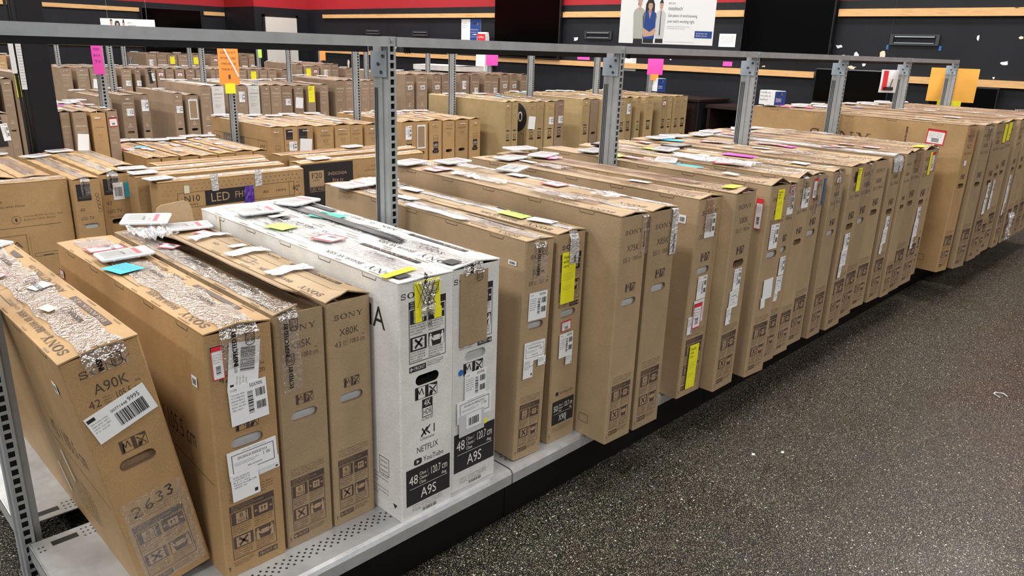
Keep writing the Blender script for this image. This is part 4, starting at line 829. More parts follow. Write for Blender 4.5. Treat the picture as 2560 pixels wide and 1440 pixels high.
# ---------------------------------------------------------------- boxes standing in the aisle behind the front rack
RA = 'television boxes on the floor behind the nearest rack'
def face_fire(p, L, h):
    p.text('fire tv Lives Here', L-.52, h*.86, .018, 'ink_brown', w=.20); p.text('built-in, Voice Remote with Alexa', L-.50, h*.82, .012, 'ink_brown', w=.28)
    p.oval(L-.27, h*.72, .022, .022, .002, .002, 'ink_brown'); p.disc(L-.27, h*.72, .006, .011, 'ink_brown'); p.lines(['Control It All With Your Voice - Alexa', 'Remote with Alexa'], L-.235, h*.735, .009, .19, 'ink_brown', 0, 2)
    p.line((.05, h*.66), (L-.06, h*.66), .0025, 'ink_brown'); p.frame(.10, h*.30, L-.235, h*.60, .0025, 'ink_brown')
    p.text('INSIGNIA', L-.57, h*.50, .034, 'ink_brown', w=.31); p.line((L-.55, h*.475), (L-.27, h*.475), .0015, 'ink_brown'); p.text('fire tv', L-.50, h*.39, .040, 'ink_brown', w=.20); p.path([(L-.46, h*.37), (L-.40, h*.355), (L-.33, h*.375)], .003, 'ink_brown')
    p.frame(L-.21, h*.41, L-.09, h*.44, .002, 'ink_brown'); p.rect(L-.17, h*.412, L-.12, h*.42, 'ink_brown'); p.line((L-.222, h*.33), (L-.222, h*.58), .001, 'ink_brown')
    p.line((.03, h*.24), (L-.05, h*.24), .0025, 'ink_brown'); p.lines(['Specifications', 'Screen size 40 in.', 'Resolution 1080p', 'Refresh 60 Hz', 'Inputs HDMI 3', 'Audio DTS', 'USB 1'], L-.40, h*.19, .006, .09, 'ink_brown', 0, 2.2); p.text('NS-42', L-.12, h*.04, .02, 'ink_black')
def face_n10(p, L, h):
    for i in range(34):
        for j in range(9):
            u = .02+i*.03+(j % 2)*.015; v = h-.022-j*.026
            if u < L-.02 and not (.14 < u < .93*L and .05 < h-v < .20): s_ = .0028+.0035*(i/34.); p.disc(u, v, s_, s_, 'ink_grey', 0, 6)
    z = h-.155; p.frame(.10, z, L*.92, z+.09, .0025, 'ink_brown'); p.text('N10', .135, z+.035, .035, 'ink_black', w=.095); p.text('SERIES', .145, z+.012, .010, 'ink_black', w=.07)
    p.rect(.26, z, .56, z+.09, 'ink_black', 1); p.text('LED', .29, z+.02, .05, 'ink_kraft', 2, w=.12); p.text('FHD', .44, z+.028, .038, 'ink_kraft', 2, w=.09); p.text('dts', .62, z+.035, .018, 'ink_black', w=.04); p.text('HDMI', .71, z+.035, .014, 'ink_black', w=.07)
    p.frame(.80, z, L*.92, z+.09, .0025, 'ink_brown'); p.text('40"', .825, z+.03, .032, 'ink_black', w=.05); p.text('Enjoy rich, natural color', .3, z-.022, .008, 'ink_brown', w=.2)
def face_f20(p, L, h):
    p.rect(.0, .0, .40, h-.004, 'ink_black'); p.rect(.06, h-.155, .17, h-.05, 'ink_kraft', 1); p.text('F20', .075, h-.10, .035, 'ink_black', 2, w=.08); p.text('SERIES', .085, h-.118, .008, 'ink_black', 2, w=.05)
    p.frame(.06, h-.19, .17, h-.158, .002, 'ink_kraft', 1); p.text('LED', .067, h-.183, .018, 'ink_kraft', 2, w=.045); p.text('FHD', .12, h-.183, .018, 'ink_kraft', 2, w=.045)
    p.text('INSIGNIA', .20, h-.09, .022, 'ink_kraft', 1, w=.15); p.text('fire tv', .235, h-.135, .024, 'ink_kraft', 1, w=.085)
    p.text('A Smarter TV', .55, h-.06, .014, 'ink_brown', w=.13); p.text('to find shows, free TV & more', .50, h-.085, .011, 'ink_brown', w=.25)
    for u in (.45, .70): p.oval(u, h-.13, .015, .015, .002, .002, 'ink_brown'); p.lines(['Stream your favorite', 'movies and shows'], u+.025, h-.125, .008, .14, 'ink_brown', 0, 1.9)
    p.P([(.695, h-.138), (.709, h-.13), (.695, h-.122)], 'ink_brown')
# long boxes lying along the rack: same builder, turned a quarter turn (their left face looks at the camera)
def long_box(lbl, x0, x1, y, h, depth, face, mat='kraft_gold', labels=(), tape='clear', yaw=0., z=.0):
    L = x1-x0
    # local left face (-x) must look to -y: rotate by +90 deg about z; front (y=0) comes to x1
    b = tv_box(lbl, 0, depth, 0, h, L, z=z, mat=mat, style='none', group=RA, side=face, hole=None, tape=tape, lining='none', marks=False, labels=labels, tape_down=.03, tape_w=.07, detail=2, topprint=False)
    b['o'].rotation_euler = (0, 0, PI/2+yaw); b['o'].location = (x1, y+depth/2, z+.0008); return b
lf = long_box('large brown box, broad side with line drawings facing the camera', .17, 1.225, 4.62, .69, .135, face_fire)
n1_ = long_box('dotted brown box with black LED panel on its broad side', 1.59, 2.50, 4.31, .672, .135, face_n10, labels=[('red', .61, .64, .075, .06, .75, 'left'), ('red', .74, .70, .05, .075, -.18, 'left')])
sheet(n1_, 'purple_plastic', .50, .49, .56, .61, 'purple', 'left', .012, 6, 'scrap of purple plastic'); sheet(n1_, 'security_tape_strip', .30, .60, .345, .70, 'tape_seal', 'left', .002, 5); sheet(n1_, 'security_tape_strip', .575, .60, .62, .70, 'tape_seal', 'left', .002, 5)
lab(n1_, 'plain', .17, .93, .03, .045, 0, 'left', 'cream')
n2_ = long_box('dotted brown box right behind the one with LED panel', 1.535, 2.46, 4.475, .685, .135, face_n10)
n3_ = long_box('plain brown box third from the front in the aisle stack', 1.60, 2.44, 4.63, .69, .14, None)
n4_ = long_box('plain brown box at the back of the aisle stack', 1.78, 2.50, 4.80, .69, .14, None, tape='brown')
n5_ = long_box('brown box with black band and play symbol on its side', 2.532, 3.55, 4.40, .69, .135, face_f20)
n6_ = long_box('plain brown box behind the black banded one', 2.62, 3.62, 4.57, .70, .135, None)
n7_ = long_box('plain brown box farthest back near the second upright', 2.58, 3.5, 4.74, .70, .13, None, tape='brown')
def RAb(*a, **k): return tv_box(*a, group=RA, z=0., marks=False, **k)
for i, (xa, xb) in enumerate(((.18, .34), (.35, .51), (.52, .68), (.69, .85), (.86, 1.02), (1.03, 1.19))):
    b = RAb('brown box, %s from the left behind the line drawing box' % ORD[i], xa, xb, 4.78, .69, 1.0, mat='kraft_gold', style='insignia_square', size='40', hole=None, detail=1, tape='clear', topmat='kraft_gold')
    if i > 2: tag_on(b, .9, 'white price tag %s from the left behind the line drawing box' % ORD[i], .6, variant=i % 3)
    sheet(b, 'brown_tape_patch', .1, .045, .85, .11, 'tape_brown', 'top', .001, 5, 'reddish brown tape strip')
bL1 = RAb('brown box with black square and white handhole, 40 inch television', 1.232, 1.37, 4.56, .69, 1.08, mat='kraft_gold', style='insignia_square', size='40', hole=.62, tape='clear', lining='foam', labels=[('ship', .52, .46, .055, .09, 0), ('plain', .55, .27, .10, .08, 0), ('plain', .82, .44, .014, .014, 0, 'front', 'blue')])
m = MB(); p = Pr(m, bL1['F']['front'])
for i in range(5): p.oval(.115+.002*i, .60-.022*i, .009, .011, .0015, .0015, 'ink_black', 5, 12)
m.build('handwritten_scribble', bL1['o'])['label'] = 'looping black marker scribble'
sheet(bL1, 'brown_tape_patch', .3, .02, .9, .10, 'tape_smooth', 'top', .001, 5)
bL2 = RAb('brown box with torn black square and dark handhole', 1.40, 1.56, 4.66, .69, 1.08, mat='kraft_gold', style='insignia_square', size='43', hole=.60, lining='dark', tape='clear', labels=[('bar', .58, .855, .06, .10, 0), ('plain', .88, .86, .02, .09, 0, 'front', 'cyan')], flap_lift=.02)
bL3 = RAb('brown box mostly hidden behind the torn black square one', 1.575, 1.70, 4.98, .68, .95, mat='kraft_gold', style=I, hole=None, tape='clear', detail=1)
tag_on(bL1, .93, 'white price tag on the handhole box beside crumpled plastic', .5, variant=1); tag_on(bL2, 1.0, 'white price tag just right of the pillar foot', .2, variant=0)
tag_on(n1_, .88, 'white price tag on the dotted box with LED panel', .15, variant=2); tag_on(n2_, .86, 'lower white price tag on the second dotted box', 0., variant=2); tag_on(n3_, .84, 'white price tag on the aisle box behind the dotted ones', -.1, variant=2); tag_on(n5_, .84, 'white price tag on the black banded box', .1, variant=2); tag_on(n7_, .3, 'white price tag at the far end of the aisle boxes', .1, variant=2)
RT = seq('low group before second rack', RA, 5.36, [(1.90, 2.02, .655, 'n'), (2.03, 2.15, .652, 'n'), (2.16, 2.28, .655, 'n'), (2.29, 2.41, .65, 'n'), (2.42, 2.54, .656, 'n'), (2.55, 2.69, .66, 'n'), (2.70, 2.82, .652, 'n')], (1.89, 2.94), L=1.05, style=I, mat='kraft_gold', z=0., tagp=1.)
# ---------------------------------------------------------------- racks
def upright(parent, X, Y, zb, zt, slots=True, full=False):
    """slotted upright; X = right edge of the slotted flange, Y = front"""
    m = MB(); x0, x1 = X-.030, X; a, b = x0+.0075, x1-.0075
    if slots:
        n = int((zt-zb)/.0254)
        z = zt-.004-n*.0254
        m.box(x0, Y, zb, x1, Y+.0025, z, 'steel')
        for k in range(n):
            z0 = z+k*.0254; zz = z0+.0254
            m.box(x0, Y, z0, a, Y+.0025, zz, 'steel'); m.box(b, Y, z0, x1, Y+.0025, zz, 'steel'); m.box(a, Y, z0, b, Y+.0025, z0+.0085, 'steel')
        m.box(x0, Y, zt-.004, x1, Y+.0025, zt, 'steel')
    m.box(a-.004, Y+.012, zb, b+.004, Y+.013, zt-.02, 'dark')
    m.box(x0, Y+.002, zb, x0+.0025, Y+.035, zt, 'steel'); m.box(x1-.0025, Y+.002, zb, x1, Y+.022, zt, 'steel')
    m.box(x0-.004, Y+.030, zb, X+.022, Y+.052, zt-.01, 'steel'); m.box(x0+.002, Y+.052, zb, X+.014, Y+.085, zt-.01, 'steel')
    for k in range(3): m.box(x0+.0005, Y+.056+.009*k, zb, x0+.0022, Y+.060+.009*k, zt-.16 if full else zt-.04, 'groove')
    o = m.build('upright', parent)
    if full:
        m = MB(); m.box(x0-.0065, Y+.004, zt-.125, x0-.004, Y+.088, zt-.045, 'bracket')
        for yy, zz in ((Y+.02, zt-.06), (Y+.045, zt-.085), (Y+.03, zt-.11)): m.loft([[(x0-.0065-q, yy+.006*math.cos(2*PI*k/8), zz+.006*math.sin(2*PI*k/8)) for k in range(8)] for q in (.003, 0)], 'metal_dark')
        m.build('bracket', parent)
    return o
def base_deck(parent, x0, x1, y0, y1, zt=.19, lipside=-1, perf=True):
    m = MB(); m.box(x0, y0, zt-.003, x1, y1, zt, 'deck_steel'); 
    if perf and lipside < 0:
        n = int((x1-x0-.06)/.0215)
        for r_ in range(4):
            for k in range(n):
                cx = x0+.03+k*.0215+(r_ % 2)*.0107; cy = y0+.045+r_*.011; s_ = .0042
                m.poly([(cx-s_, cy, zt+.0004), (cx, cy-s_, zt+.0004), (cx+s_, cy, zt+.0004), (cx, cy+s_, zt+.0004)], 'dark')
    for k in range(int((x1-x0-.05)/.30)+1):
        xs = x0+.045+k*.30; ye = (y1-.035) if lipside < 0 else (y0+.035)
        if xs+.07 < x1: m.poly([(xs, ye-.011, zt+.0004), (xs+.062, ye-.011, zt+.0004), (xs+.062, ye+.011, zt+.0004), (xs, ye+.011, zt+.0004)], 'dark')
        for j in range(5):
            for i in range(3):
                cx, cy, s_ = xs-.03+(-1+i)*.010 if j < 2 else xs+.075+(i)*.012, ye-.018+(j % 3)*.018, .0032
                if cx > x0+.006 and cx < x1-.006: m.poly([(cx-s_, cy, zt+.0004), (cx, cy-s_, zt+.0004), (cx+s_, cy, zt+.0004), (cx, cy+s_, zt+.0004)], 'dark')
    ye = y0 if lipside < 0 else y1; s = lipside
    m.loft([[(x, ye, zt+.001), (x, ye+s*.012, zt-.002), (x, ye+s*.018, zt-.012), (x, ye+s*.018, zt-.046), (x, ye+s*.010, zt-.052), (x, ye, zt-.048)][::-1] for x in (x0+.002, x1-.002)], 'lip_steel')
    m.box(x0, min(y0, y1), zt-.045, x0+.002, y1, zt+.004, 'lip_steel'); m.box(x1-.002, y0, zt-.045, x1, y1, zt-.003, 'deck_steel')
    m.build('shelf_deck', parent)
def rack(label, xs, Y, yf, yb, zt=1.481, rails=False, full=False, group='steel racks', endx=None, deckx=None, ydo=None):
    t = thing('shelving_rack', label, 'rack', (0, 0, 0), group=group)
    for X in xs: upright(t, X, Y, .02, zt, True, full)
    ds = deckx or [(a+.0, b-.002) for a, b in zip(xs, xs[1:])]
    for a, b in ds:
        base_deck(t, a-.018, b-.019, yf, Y-.004, perf=full); base_deck(t, a-.018, b-.019, Y+.09, yb, lipside=1, perf=full)
        m = MB(); m.box(a-.018, yf+.015, 0.002, b-.019, yf+.03, .137, 'kick_black'); m.build('kick_plate', t); m = MB(); m.box(a-.018, yb-.03, 0.002, b-.019, yb-.015, .137, 'kick_black'); m.build('kick_plate', t)
    if rails:
        for i, (a, b) in enumerate(zip(xs, xs[1:])):
            m = MB(); x0, x1 = a+.003, b-.033
            m.box(x0, Y-.004, zt-.031, x1, Y+.032, zt-.001, 'steel'); m.box(x0+.055, Y+.034, zt-.049, x1-.05, Y+.056, zt-.027, 'metal_dark')
            for k in range(3): m.box(x0+.058+.009*k, Y+.030, zt-.051, x0+.062+.009*k, Y+.034, zt-.033, 'groove')
            m.build('top_rail', t)
    return t
XS = [.364-.025+.0*i for i in range(1)]+[1.528+1.22*i for i in range(6)]
rack('grey slotted steel rack with top rail carrying the nearest row of boxes', XS, 2.03, 1.448, 2.66, rails=True, full=True, group=None)
rack('grey slotted rack carrying the row with blue notes and number 42 box', list(P2), 6.08, 5.50, 6.72, zt=1.42, group=None, deckx=[(2.94, 4.16), (4.16, 5.34), (5.34, 6.53), (6.53, 7.74), (7.74, 8.92), (.9, 1.87)])
rack('grey slotted rack under the row with two white boxes', list(P3), 9.2, 8.62, 9.84, zt=1.42, group=None, deckx=[(1.6, 3.06)]+list(zip(P3, P3[1:]))+[(8.87, 9.2)])
rack('grey slotted rack carrying the long row before the far boxes', list(P4), 12.7, 12.1, 13.34, zt=1.42, group=None, deckx=[(2.6, 3.50)]+list(zip(P4, P4[1:]))+[(7.87, 8.9)])
rack('low grey rack under the farthest boxes at the back wall', [5.65, 6.86, 8.0], 15.9, 15.3, 16.12, zt=1.05, group=None)

# ---------------------------------------------------------------- setting
m = MB(); m.poly([(-14, -9, 0), (9.75, -9, 0), (9.75, 17.65, 0), (-14, 17.65, 0)], 'floor_speckle'); struct('floor', m)
m = MB(); m.box(9.706, -9, 0, 9.85, 16.2, 4.6, 'wall_paint'); struct('wall_right', m)
m = MB(); m.box(-14, 17.6, 0, 8.5, 17.75, 4.6, 'wall_paint'); struct('wall_back', m)
m = MB(); m.box(8.4, 16.2, 0, 9.9, 17.75, 4.6, 'wall_paint'); struct('wall_corner', m)
m = MB(); m.box(-14, -9, 4.6, 9.85, 17.75, 4.7, 'carton_white'); struct('ceiling', m)
for k, yy in enumerate((13.2, 9.35, 3.36, 1.6)):
    m = MB(); m.box(9.7035, yy-.004, .1, 9.7065, yy+.004, 2.13, 'dark'); struct('trim_%d' % (k+10), m)
BD = 'bare timber battens on the walls'
def batten(label, x0, y0, x1, y1, z0, z1):
    m = MB(); m.box(x0, y0, z0, x1, y1, z1, 'pine'); o = m.build('timber_batten'); tag(o, label, 'wooden board', BD)
batten('upper timber batten left of the white door', 7.9, 17.56, 8.38, 17.597, 1.93, 2.01); batten('upper timber batten on the far left wall, left of the dark screen', 1.5, 17.56, 6.5, 17.597, 1.93, 2.01)
batten('lower timber batten on the far left wall', 1.5, 17.56, 8.38, 17.597, 1.22, 1.295)
batten('upper timber batten between far corner and tall dark television', 9.659, 9.95, 9.703, 15.5, 1.945, 2.02); batten('upper timber batten behind the hanging banner', 9.659, 5.24, 9.703, 8.42, 1.945, 2.03)
batten('upper timber batten at top right of the wall', 9.659, .4, 9.703, 4.0, 1.945, 2.03)
batten('lower long timber batten on the right wall', 9.659, 4.19, 9.703, 15.5, 1.215, 1.29); batten('lower timber batten right of the dark television', 9.659, .4, 9.703, 3.22, 1.215, 1.29)
# door
m = MB(); m.box(8.62, 16.13, .01, 9.38, 16.17, 1.93, 'door_cream'); m.box(8.57, 16.15, 0, 8.62, 16.199, 1.98, 'plastic_black'); m.box(9.38, 16.15, 0, 9.43, 16.199, 1.98, 'plastic_black'); m.box(8.57, 16.15, 1.93, 9.43, 16.199, 1.98, 'plastic_black')
o = struct('door_1', m); q = MB(); q.box(8.68, 16.09, .95, 8.72, 16.13, 1.02, 'steel'); q.build('door_handle', o)
# televisions on the wall
def wall_tv(label, y0, y1, z0, z1, x=9.60, stand=False):
    t = thing('wall_television', label, 'television', (9.70, (y0+y1)/2, z0), group='dark televisions along the wall'); yc = (y1-y0)/2
    m = MB(); m.rbox(-.10, -yc, 0, -.04, yc, z1-z0, 'plastic_black', .006); m.build('casing', t)
    m = MB(); m.box(-.1015, -yc+.012, .014, -.1, yc-.012, z1-z0-.012, 'screen'); m.build('screen', t)
    m = MB(); m.box(-.04, -.15, .1, 0.005, .15, (z1-z0)*.6, 'metal_dark'); m.build('wall_mount', t)
wall_tv('tall black television screen between the red stand and the banner', 8.43, 9.93, 1.30, 2.95); wall_tv('large black television screen right of the hanging banner', 4.02, 5.22, 1.49, 2.75)
wall_tv('low wide black television behind the rack uprights', 3.25, 4.15, .93, 1.335); wall_tv('small dark monitor under the orange paper', 2.12, 2.80, .96, 1.21)
t = thing('wall_television', 'dark television screen on the far left wall', 'television', (7.16, 17.6, 1.1), group='dark televisions along the wall')
m = MB(); m.rbox(-.65, -.09, 0, .65, -.03, .93, 'plastic_black', .006); m.build('casing', t); m = MB(); m.box(-.63, -.0915, .02, .63, -.09, .91, 'screen'); m.build('screen', t); m = MB(); m.box(-.1, -.03, .2, .1, .002, .5, 'metal_dark'); m.build('wall_mount', t)
# mounting brackets
def mount(label, y0, y1, z0, z1):
    m = MB(); x = 9.706; t = .018
    m.box(x-.02, y0, z1-t, x, y1, z1, 'metal_dark'); m.box(x-.02, y0, z0, x, y1, z0+t, 'metal_dark'); m.box(x-.02, y0, z0+t, x, y0+t*2, z1-t, 'metal_dark'); m.box(x-.02, y1-t*2, z0+t, x, y1, z1-t, 'metal_dark')
    m.box(x-.026, y0+.05, z1-t*1.8, x-.018, y1-.05, z1-t*1.2, 'bracket'); m.box(x-.026, y0+.05, z0+t*1.2, x-.018, y1-.05, z0+t*1.6, 'bracket')
    tag(m.build('wall_bracket'), label, 'wall bracket', 'empty television brackets')
mount('grey wall bracket with blue tape at its corners, far right', 2.83, 3.36, 1.63, 1.75); mount('grey wall bracket left of the hanging banner', 7.44, 7.97, 1.625, 1.745); mount('small dark wall bracket above the second upright', 11.85, 12.33, 1.61, 1.71)
mount('faint dark wall bracket farthest left on the right wall', 13.4, 13.9, 1.62, 1.72)
for i, yy in enumerate((3.38, 2.81)): m = MB(); m.box(9.703, yy-.012, 1.58, 9.706, yy+.012, 1.63, 'blue'); tag(m.build('blue_tape'), ('left', 'right')[i]+' scrap of blue tape under the far right bracket', 'tape', 'blue tape scraps')
# torn patches of paint
PATCH = sorted(((3.95, 1.60, .045, .02), (3.72, 1.50, .03, .045), (3.88, 1.49, .035, .02), (3.42, 1.50, .035, .06), (3.62, 1.42, .03, .035), (2.15, 1.47, .05, .02), (2.45, 1.72, .012, .03), (2.05, 1.73, .02, .018), (2.38, 1.31, .008, .012), (2.22, 1.31, .01, .015), (8.15, 1.62, .06, .03), (6.75, 1.42, .02, .05), (6.6, 1.44, .025, .04), (6.35, 1.38, .02, .03), (5.6, 1.44, .03, .05), (3.75, 1.36, .05, .02), (2.6, 1.42, .02, .008), (10.0, 1.42, .03, .02), (12.9, 1.38, .03, .03), (4.9, 1.33, .03, .012), (14.6, 1.0, .04, .12), (14.0, 1.25, .03, .03)))
for i, (yy, zz, a, b_) in enumerate(PATCH):
    m = MB(); n = 9; rr = [R.uniform(.55, 1.25) for _ in range(n)]; m.loft([[(x, yy+a*rr[k]*math.cos(2*PI*k/n), zz+b_*rr[k]*math.sin(2*PI*k/n)) for k in range(n)] for x in (9.7045, 9.7065)], 'paper' if i % 3 else 'cream')
    o = m.build('torn_paint_patch'); tag(o, 'pale torn patch in the black wall paint, %s from the right' % ORD[i], 'torn patch', 'torn paint patches on the wall')
# notes on the wall
def note(label, y0, y1, z0, z1, mat, cat='sticky note', grp='coloured notes on the wall', draw=None, x=9.7):
    m = MB(); m.box(x, y0, z0, x+.004, y1, z1, mat)
    if draw: draw(Pr(m, lambda u, v, n: (x-n*2, y1-u, z0+v)), y1-y0, z1-z0)
    o = m.build('wall_note'); tag(o, label, cat, grp)
note('white printed notice taped right of the banner', 5.35, 5.6, 1.56, 1.73, 'paper', 'notice', None, lambda p, w, h: p.lines(['NOTICE TO ALL STAFF', 'Please keep this area', 'clear of boxes and do', 'not unplug displays', 'Thank you for helping'], w*.12, h*.75, h*.05, w*.76, 'ink_grey', 0, 2.4))
note('pink note above the lower batten, near the third upright', 5.36, 5.5, 1.31, 1.37, 'pink'); note('pink note left of the taller screen on the batten', 13.2, 13.6, 1.30, 1.37, 'pink'); note('pink note below the top rail mid wall', 7.85, 8.1, 1.31, 1.38, 'pink'); note('lime note above the lower batten', 11.0, 11.3, 1.30, 1.37, 'lime')
note('clear sleeve with white card hanging on the wall', 6.95, 7.2, 1.18, 1.42, 'paper_grey', 'card', None, lambda p, w, h: (p.rect(w*.25, h*.55, w*.7, h*.9, 'paper'), p.rect(w*.1, h*.1, w*.85, h*.45, 'paper'), p.rect(w*.3, h*.2, w*.6, h*.35, 'ink_grey', 1)))
def d_sign(p, w, h):
    p.rect(0, 0, w*.46, h, 'paper', 0); p.rect(w*.46, 0, w, h, 'navy', 0); p.lines(['ready to', 'take it', 'anywhere?'], w*.04, h*.8, h*.05, w*.34, 'ink_black', 1, 2); p.disc(w*.7, h*.8, w*.1, h*.05, 'ink_black', 1); p.disc(w*.82, h*.78, w*.06, h*.05, 'ink_grey', 1)
    p.lines(['Members', 'save', '$', 'Count on us'], w*.5, h*.5, h*.05, w*.4, 'ink_white', 1, 2.2)
note('white and dark blue sign panel on the wall above the second upright', 10.38, 10.9, 1.55, 1.92, 'paper', 'sign', None, d_sign)
t = thing('display_stand', 'red topped white display stand left of the tall screen', 'display stand', (9.55, 10.15, 0)); m = MB()
m.box(-.12, -.16, 0, .10, .16, .04, 'paper'); m.loft([[(-.09, -.14, .04), (.06, -.14, .04), (.06, .14, .04), (-.09, .14, .04)], [(-.05, -.11, 1.62), (.04, -.11, 1.62), (.04, .11, 1.62), (-.05, .11, 1.62)], [(-.02, -.10, 1.70), (.03, -.10, 1.70), (.03, .10, 1.70), (-.02, .10, 1.70)]], 'paper'); m.build('body', t)
m = MB(); m.box(-.062, -.11, 1.45, -.058, .09, 1.67, 'red'); p = Pr(m, lambda u, v, n: (-.063-n, .09-u, 1.45+v)); p.text('OPEN', .03, .15, .03, 'paper', w=.14); p.text('BOX', .04, .05, .05, 'paper', w=.11); m.build('red_panel', t)
# blue and white product boxes
def small_box(label, x, y, z, w, h, zr=.3):
    t = thing('retail_box', label, 'retail box', (x, y, z), (0, 0, zr), 'blue and white retail boxes'); m = MB(); m.rbox(-w/2, -.05, 0, w/2, .10, h, 'paper', .003)
    p = Pr(m, lambda u, v, n: (-w/2-n, .10-u, v)); p.lines(['ready to', 'mount it', 'anywhere?'], .01, h*.8, .016, .1, 'ink_black', 0, 1.6); m.build('carton', t)
    m = MB(); m.box(-w/2+.001, -.052, .002, w/2-.001, -.05, h-.002, 'navy'); p = Pr(m, lambda u, v, n: (-w/2+u, -.052-n, v)); p.disc(w*.4, h*.8, w*.12, h*.06, 'ink_black'); p.disc(w*.6, h*.77, w*.1, h*.07, 'ink_grey'); p.text('Members', w*.1, h*.35, .018, 'ink_white', w=w*.5); p.text('save more', w*.1, h*.22, .018, 'ink_white', w=w*.5); m.build('front_panel', t)
small_box('blue and white retail box behind the yellowish boxes', 8.95, 6.0, .955, .14, .17, -.3); small_box('blue and white retail box at the corner of the tall brown boxes', 5.385, 2.60, 1.121, .11, .10, -.3)
# cabinets
t = thing('television_cabinet', 'black cabinet standing at the end of the yellowish boxes', 'cabinet', (9.28, 5.85, 0)); m = MB(); m.rbox(-.38, -.52, .05, .36, .5, .86, 'plastic_black', .006); m.build('body', t)
m = MB(); m.box(-.40, -.54, .86, .38, .52, .89, 'walnut'); m.build('top', t)
for yy in (-.48, .02): m = MB(); m.box(-.395, yy, .08, -.382, yy+.44, .82, 'walnut'); m.build('door', t)
t = thing('media_console', 'dark brown open console with plastic film on its shelf', 'cabinet', (9.30, 4.45, 0)); m = MB(); m.box(-.30, -.80, .03, .36, -.76, .79, 'walnut'); m.box(-.30, .76, .03, .36, .80, .79, 'walnut'); m.box(.34, -.76, .03, .36, .76, .79, 'plastic_black'); m.box(-.30, -.76, .03, .34, .76, .08, 'walnut'); m.build('carcass', t)
m = MB(); m.box(-.32, -.82, .79, .38, .82, .83, 'walnut'); m.build('top', t); m = MB(); m.box(-.27, -.76, .46, .34, .76, .48, 'plastic_black'); m.build('shelf', t)
m = MB(); n = 10; V = [(9.06+.3*j/n, 4.2+.8*i/n, .497+R.uniform(0, .09)*(0 < i < n)) for j in range(n+1) for i in range(n+1)]; m.raw(V, [(j*(n+1)+i, j*(n+1)+i+1, (j+1)*(n+1)+i+1, (j+1)*(n+1)+i) for j in range(n) for i in range(n)], 'film_clear'); tag(m.build('plastic_film'), 'crumpled clear plastic film on the console shelf', 'plastic film')
# pillar
t = thing('structural_pillar', 'black square pillar with cable tubes and white papers', 'pillar', (1.435, 5.76, 0)); m = MB(); m.rbox(-.055, -.0, 0, .100, .17, 4.6, 'pillar_black', .004); m.build('shaft', t)
for i, dx in enumerate((-.075, -.095)): m = MB(); m.tube([(dx, .03, 0), (dx, .03, .9), (dx-.006, .03, 1.2), (dx-.006, .03, 4.6)], .009, 'plastic_black', 8); m.build('conduit', t)
m = MB(); m.box(-.088, -.004, 1.10, -.058, .0, 1.40, 'paper_grey'); p = Pr(m, lambda u, v, n: (-.088+u, -.005-n, 1.06+v)); p.lines(['FIRE SAFETY', 'KEEP CLEAR', 'SERVICE LOG', 'INSPECTED']*4, .004, .34, .006, .026, 'ink_grey', 0, 3); m.build('paper_strip', t)
m = MB(); m.box(-.128, -.004, 1.20, -.100, .0, 1.42, 'paper_grey'); m.build('paper_strip', t)
# loose electronics box next to the pillar foot
# signs on uprights
def post_sign(label, x, y, w, z0, z1, mat, ang=0., draw=None, extra=None, cat='sign', name='paper_sign'):
    t = thing(name, label, cat, (x, y, z0), (0, 0, ang)); m = MB(); h = z1-z0; n = 6
    rows = [[(-w/2, -.001-.008*math.sin(3*k/n), h*k/n), (w/2, -.001-.008*math.sin(3*k/n), h*k/n), (w/2, .001-.008*math.sin(3*k/n), h*k/n), (-w/2, .001-.008*math.sin(3*k/n), h*k/n)] for k in range(n+1)]; m.loft(rows, mat); m.build('sheet', t)
    if draw: m = MB(); draw(Pr(m, lambda u, v, nn: (-w/2+u, -.0115-nn, v)), w, h); m.build('lettering', t)
    if extra: m = MB(); m.box(-w*.25, -.006, -.07, w*.25, -.004, .01, extra); m.build('lower_note', t)
    return t
def d_or(p, w, h):
    for i, s_ in enumerate(('PLEASE DO NOT', 'RETURN TO SHELF', 'OPEN BOXES', 'THANK YOU')): p.text(s_, w*.5, h*(.78-.14*i), h*.05, 'ink_brown', al='c', w=w*.75, res=1)
    p.path([(w*.25, h*.98), (w*.5, h*.7), (w*.7, h*.5), (w*.95, h*.2)], w*.08, 'paper', 1); p.rect(w*.45, h*.15, w*.55, h*.25, 'ink_brown')
def d_pk(p, w, h):
    for i, s_ in enumerate(('OPEN', 'ITEMS', 'BOX', 'TV')): p.text(s_, w*.2, h*(.8-.16*i), h*.06, 'purple', w=w*.6, res=1)
post_sign('orange paper with brown lettering and white streak on the second rack upright', 2.885, 6.05, .155, 1.10, 1.41, 'orange', -.35, d_or, 'yellow')
post_sign('narrow pink paper hanging on an upright at far left', 1.915, 6.05, .07, 1.18, 1.44, 'pink', -.5, d_pk)
post_sign('amber paper with yellow corner behind the last upright', 7.72, 2.075, .38, 1.12, 1.41, 'amber', -1.2, None, 'yellow')
post_sign('pink and orange papers on an upright in mid picture', 8.86, 6.03, .22, 1.17, 1.41, 'pink', -.6, None, 'orange'); post_sign('pair of pink papers on a far upright', 8.82, 9.16, .20, 1.17, 1.42, 'pink', -.5, None, None)
post_sign('orange paper strip on a far left upright', 7.86, 12.66, .10, 1.12, 1.40, 'orange', -.5); post_sign('lime paper strip on an upright behind the orange one', 6.62, 12.66, .06, 1.15, 1.36, 'lime', -.4)
def d_cable(p, w, h): p.rect(w*.12, h*.1, w*.4, h*.95, 'red'); p.path([(w*.3, h*.2), (w*.6, h*.2), (w*.7, h*.6)], w*.06, 'ink_grey'); p.rect(w*.2, h*.1, w*.8, h*.25, 'ink_black')
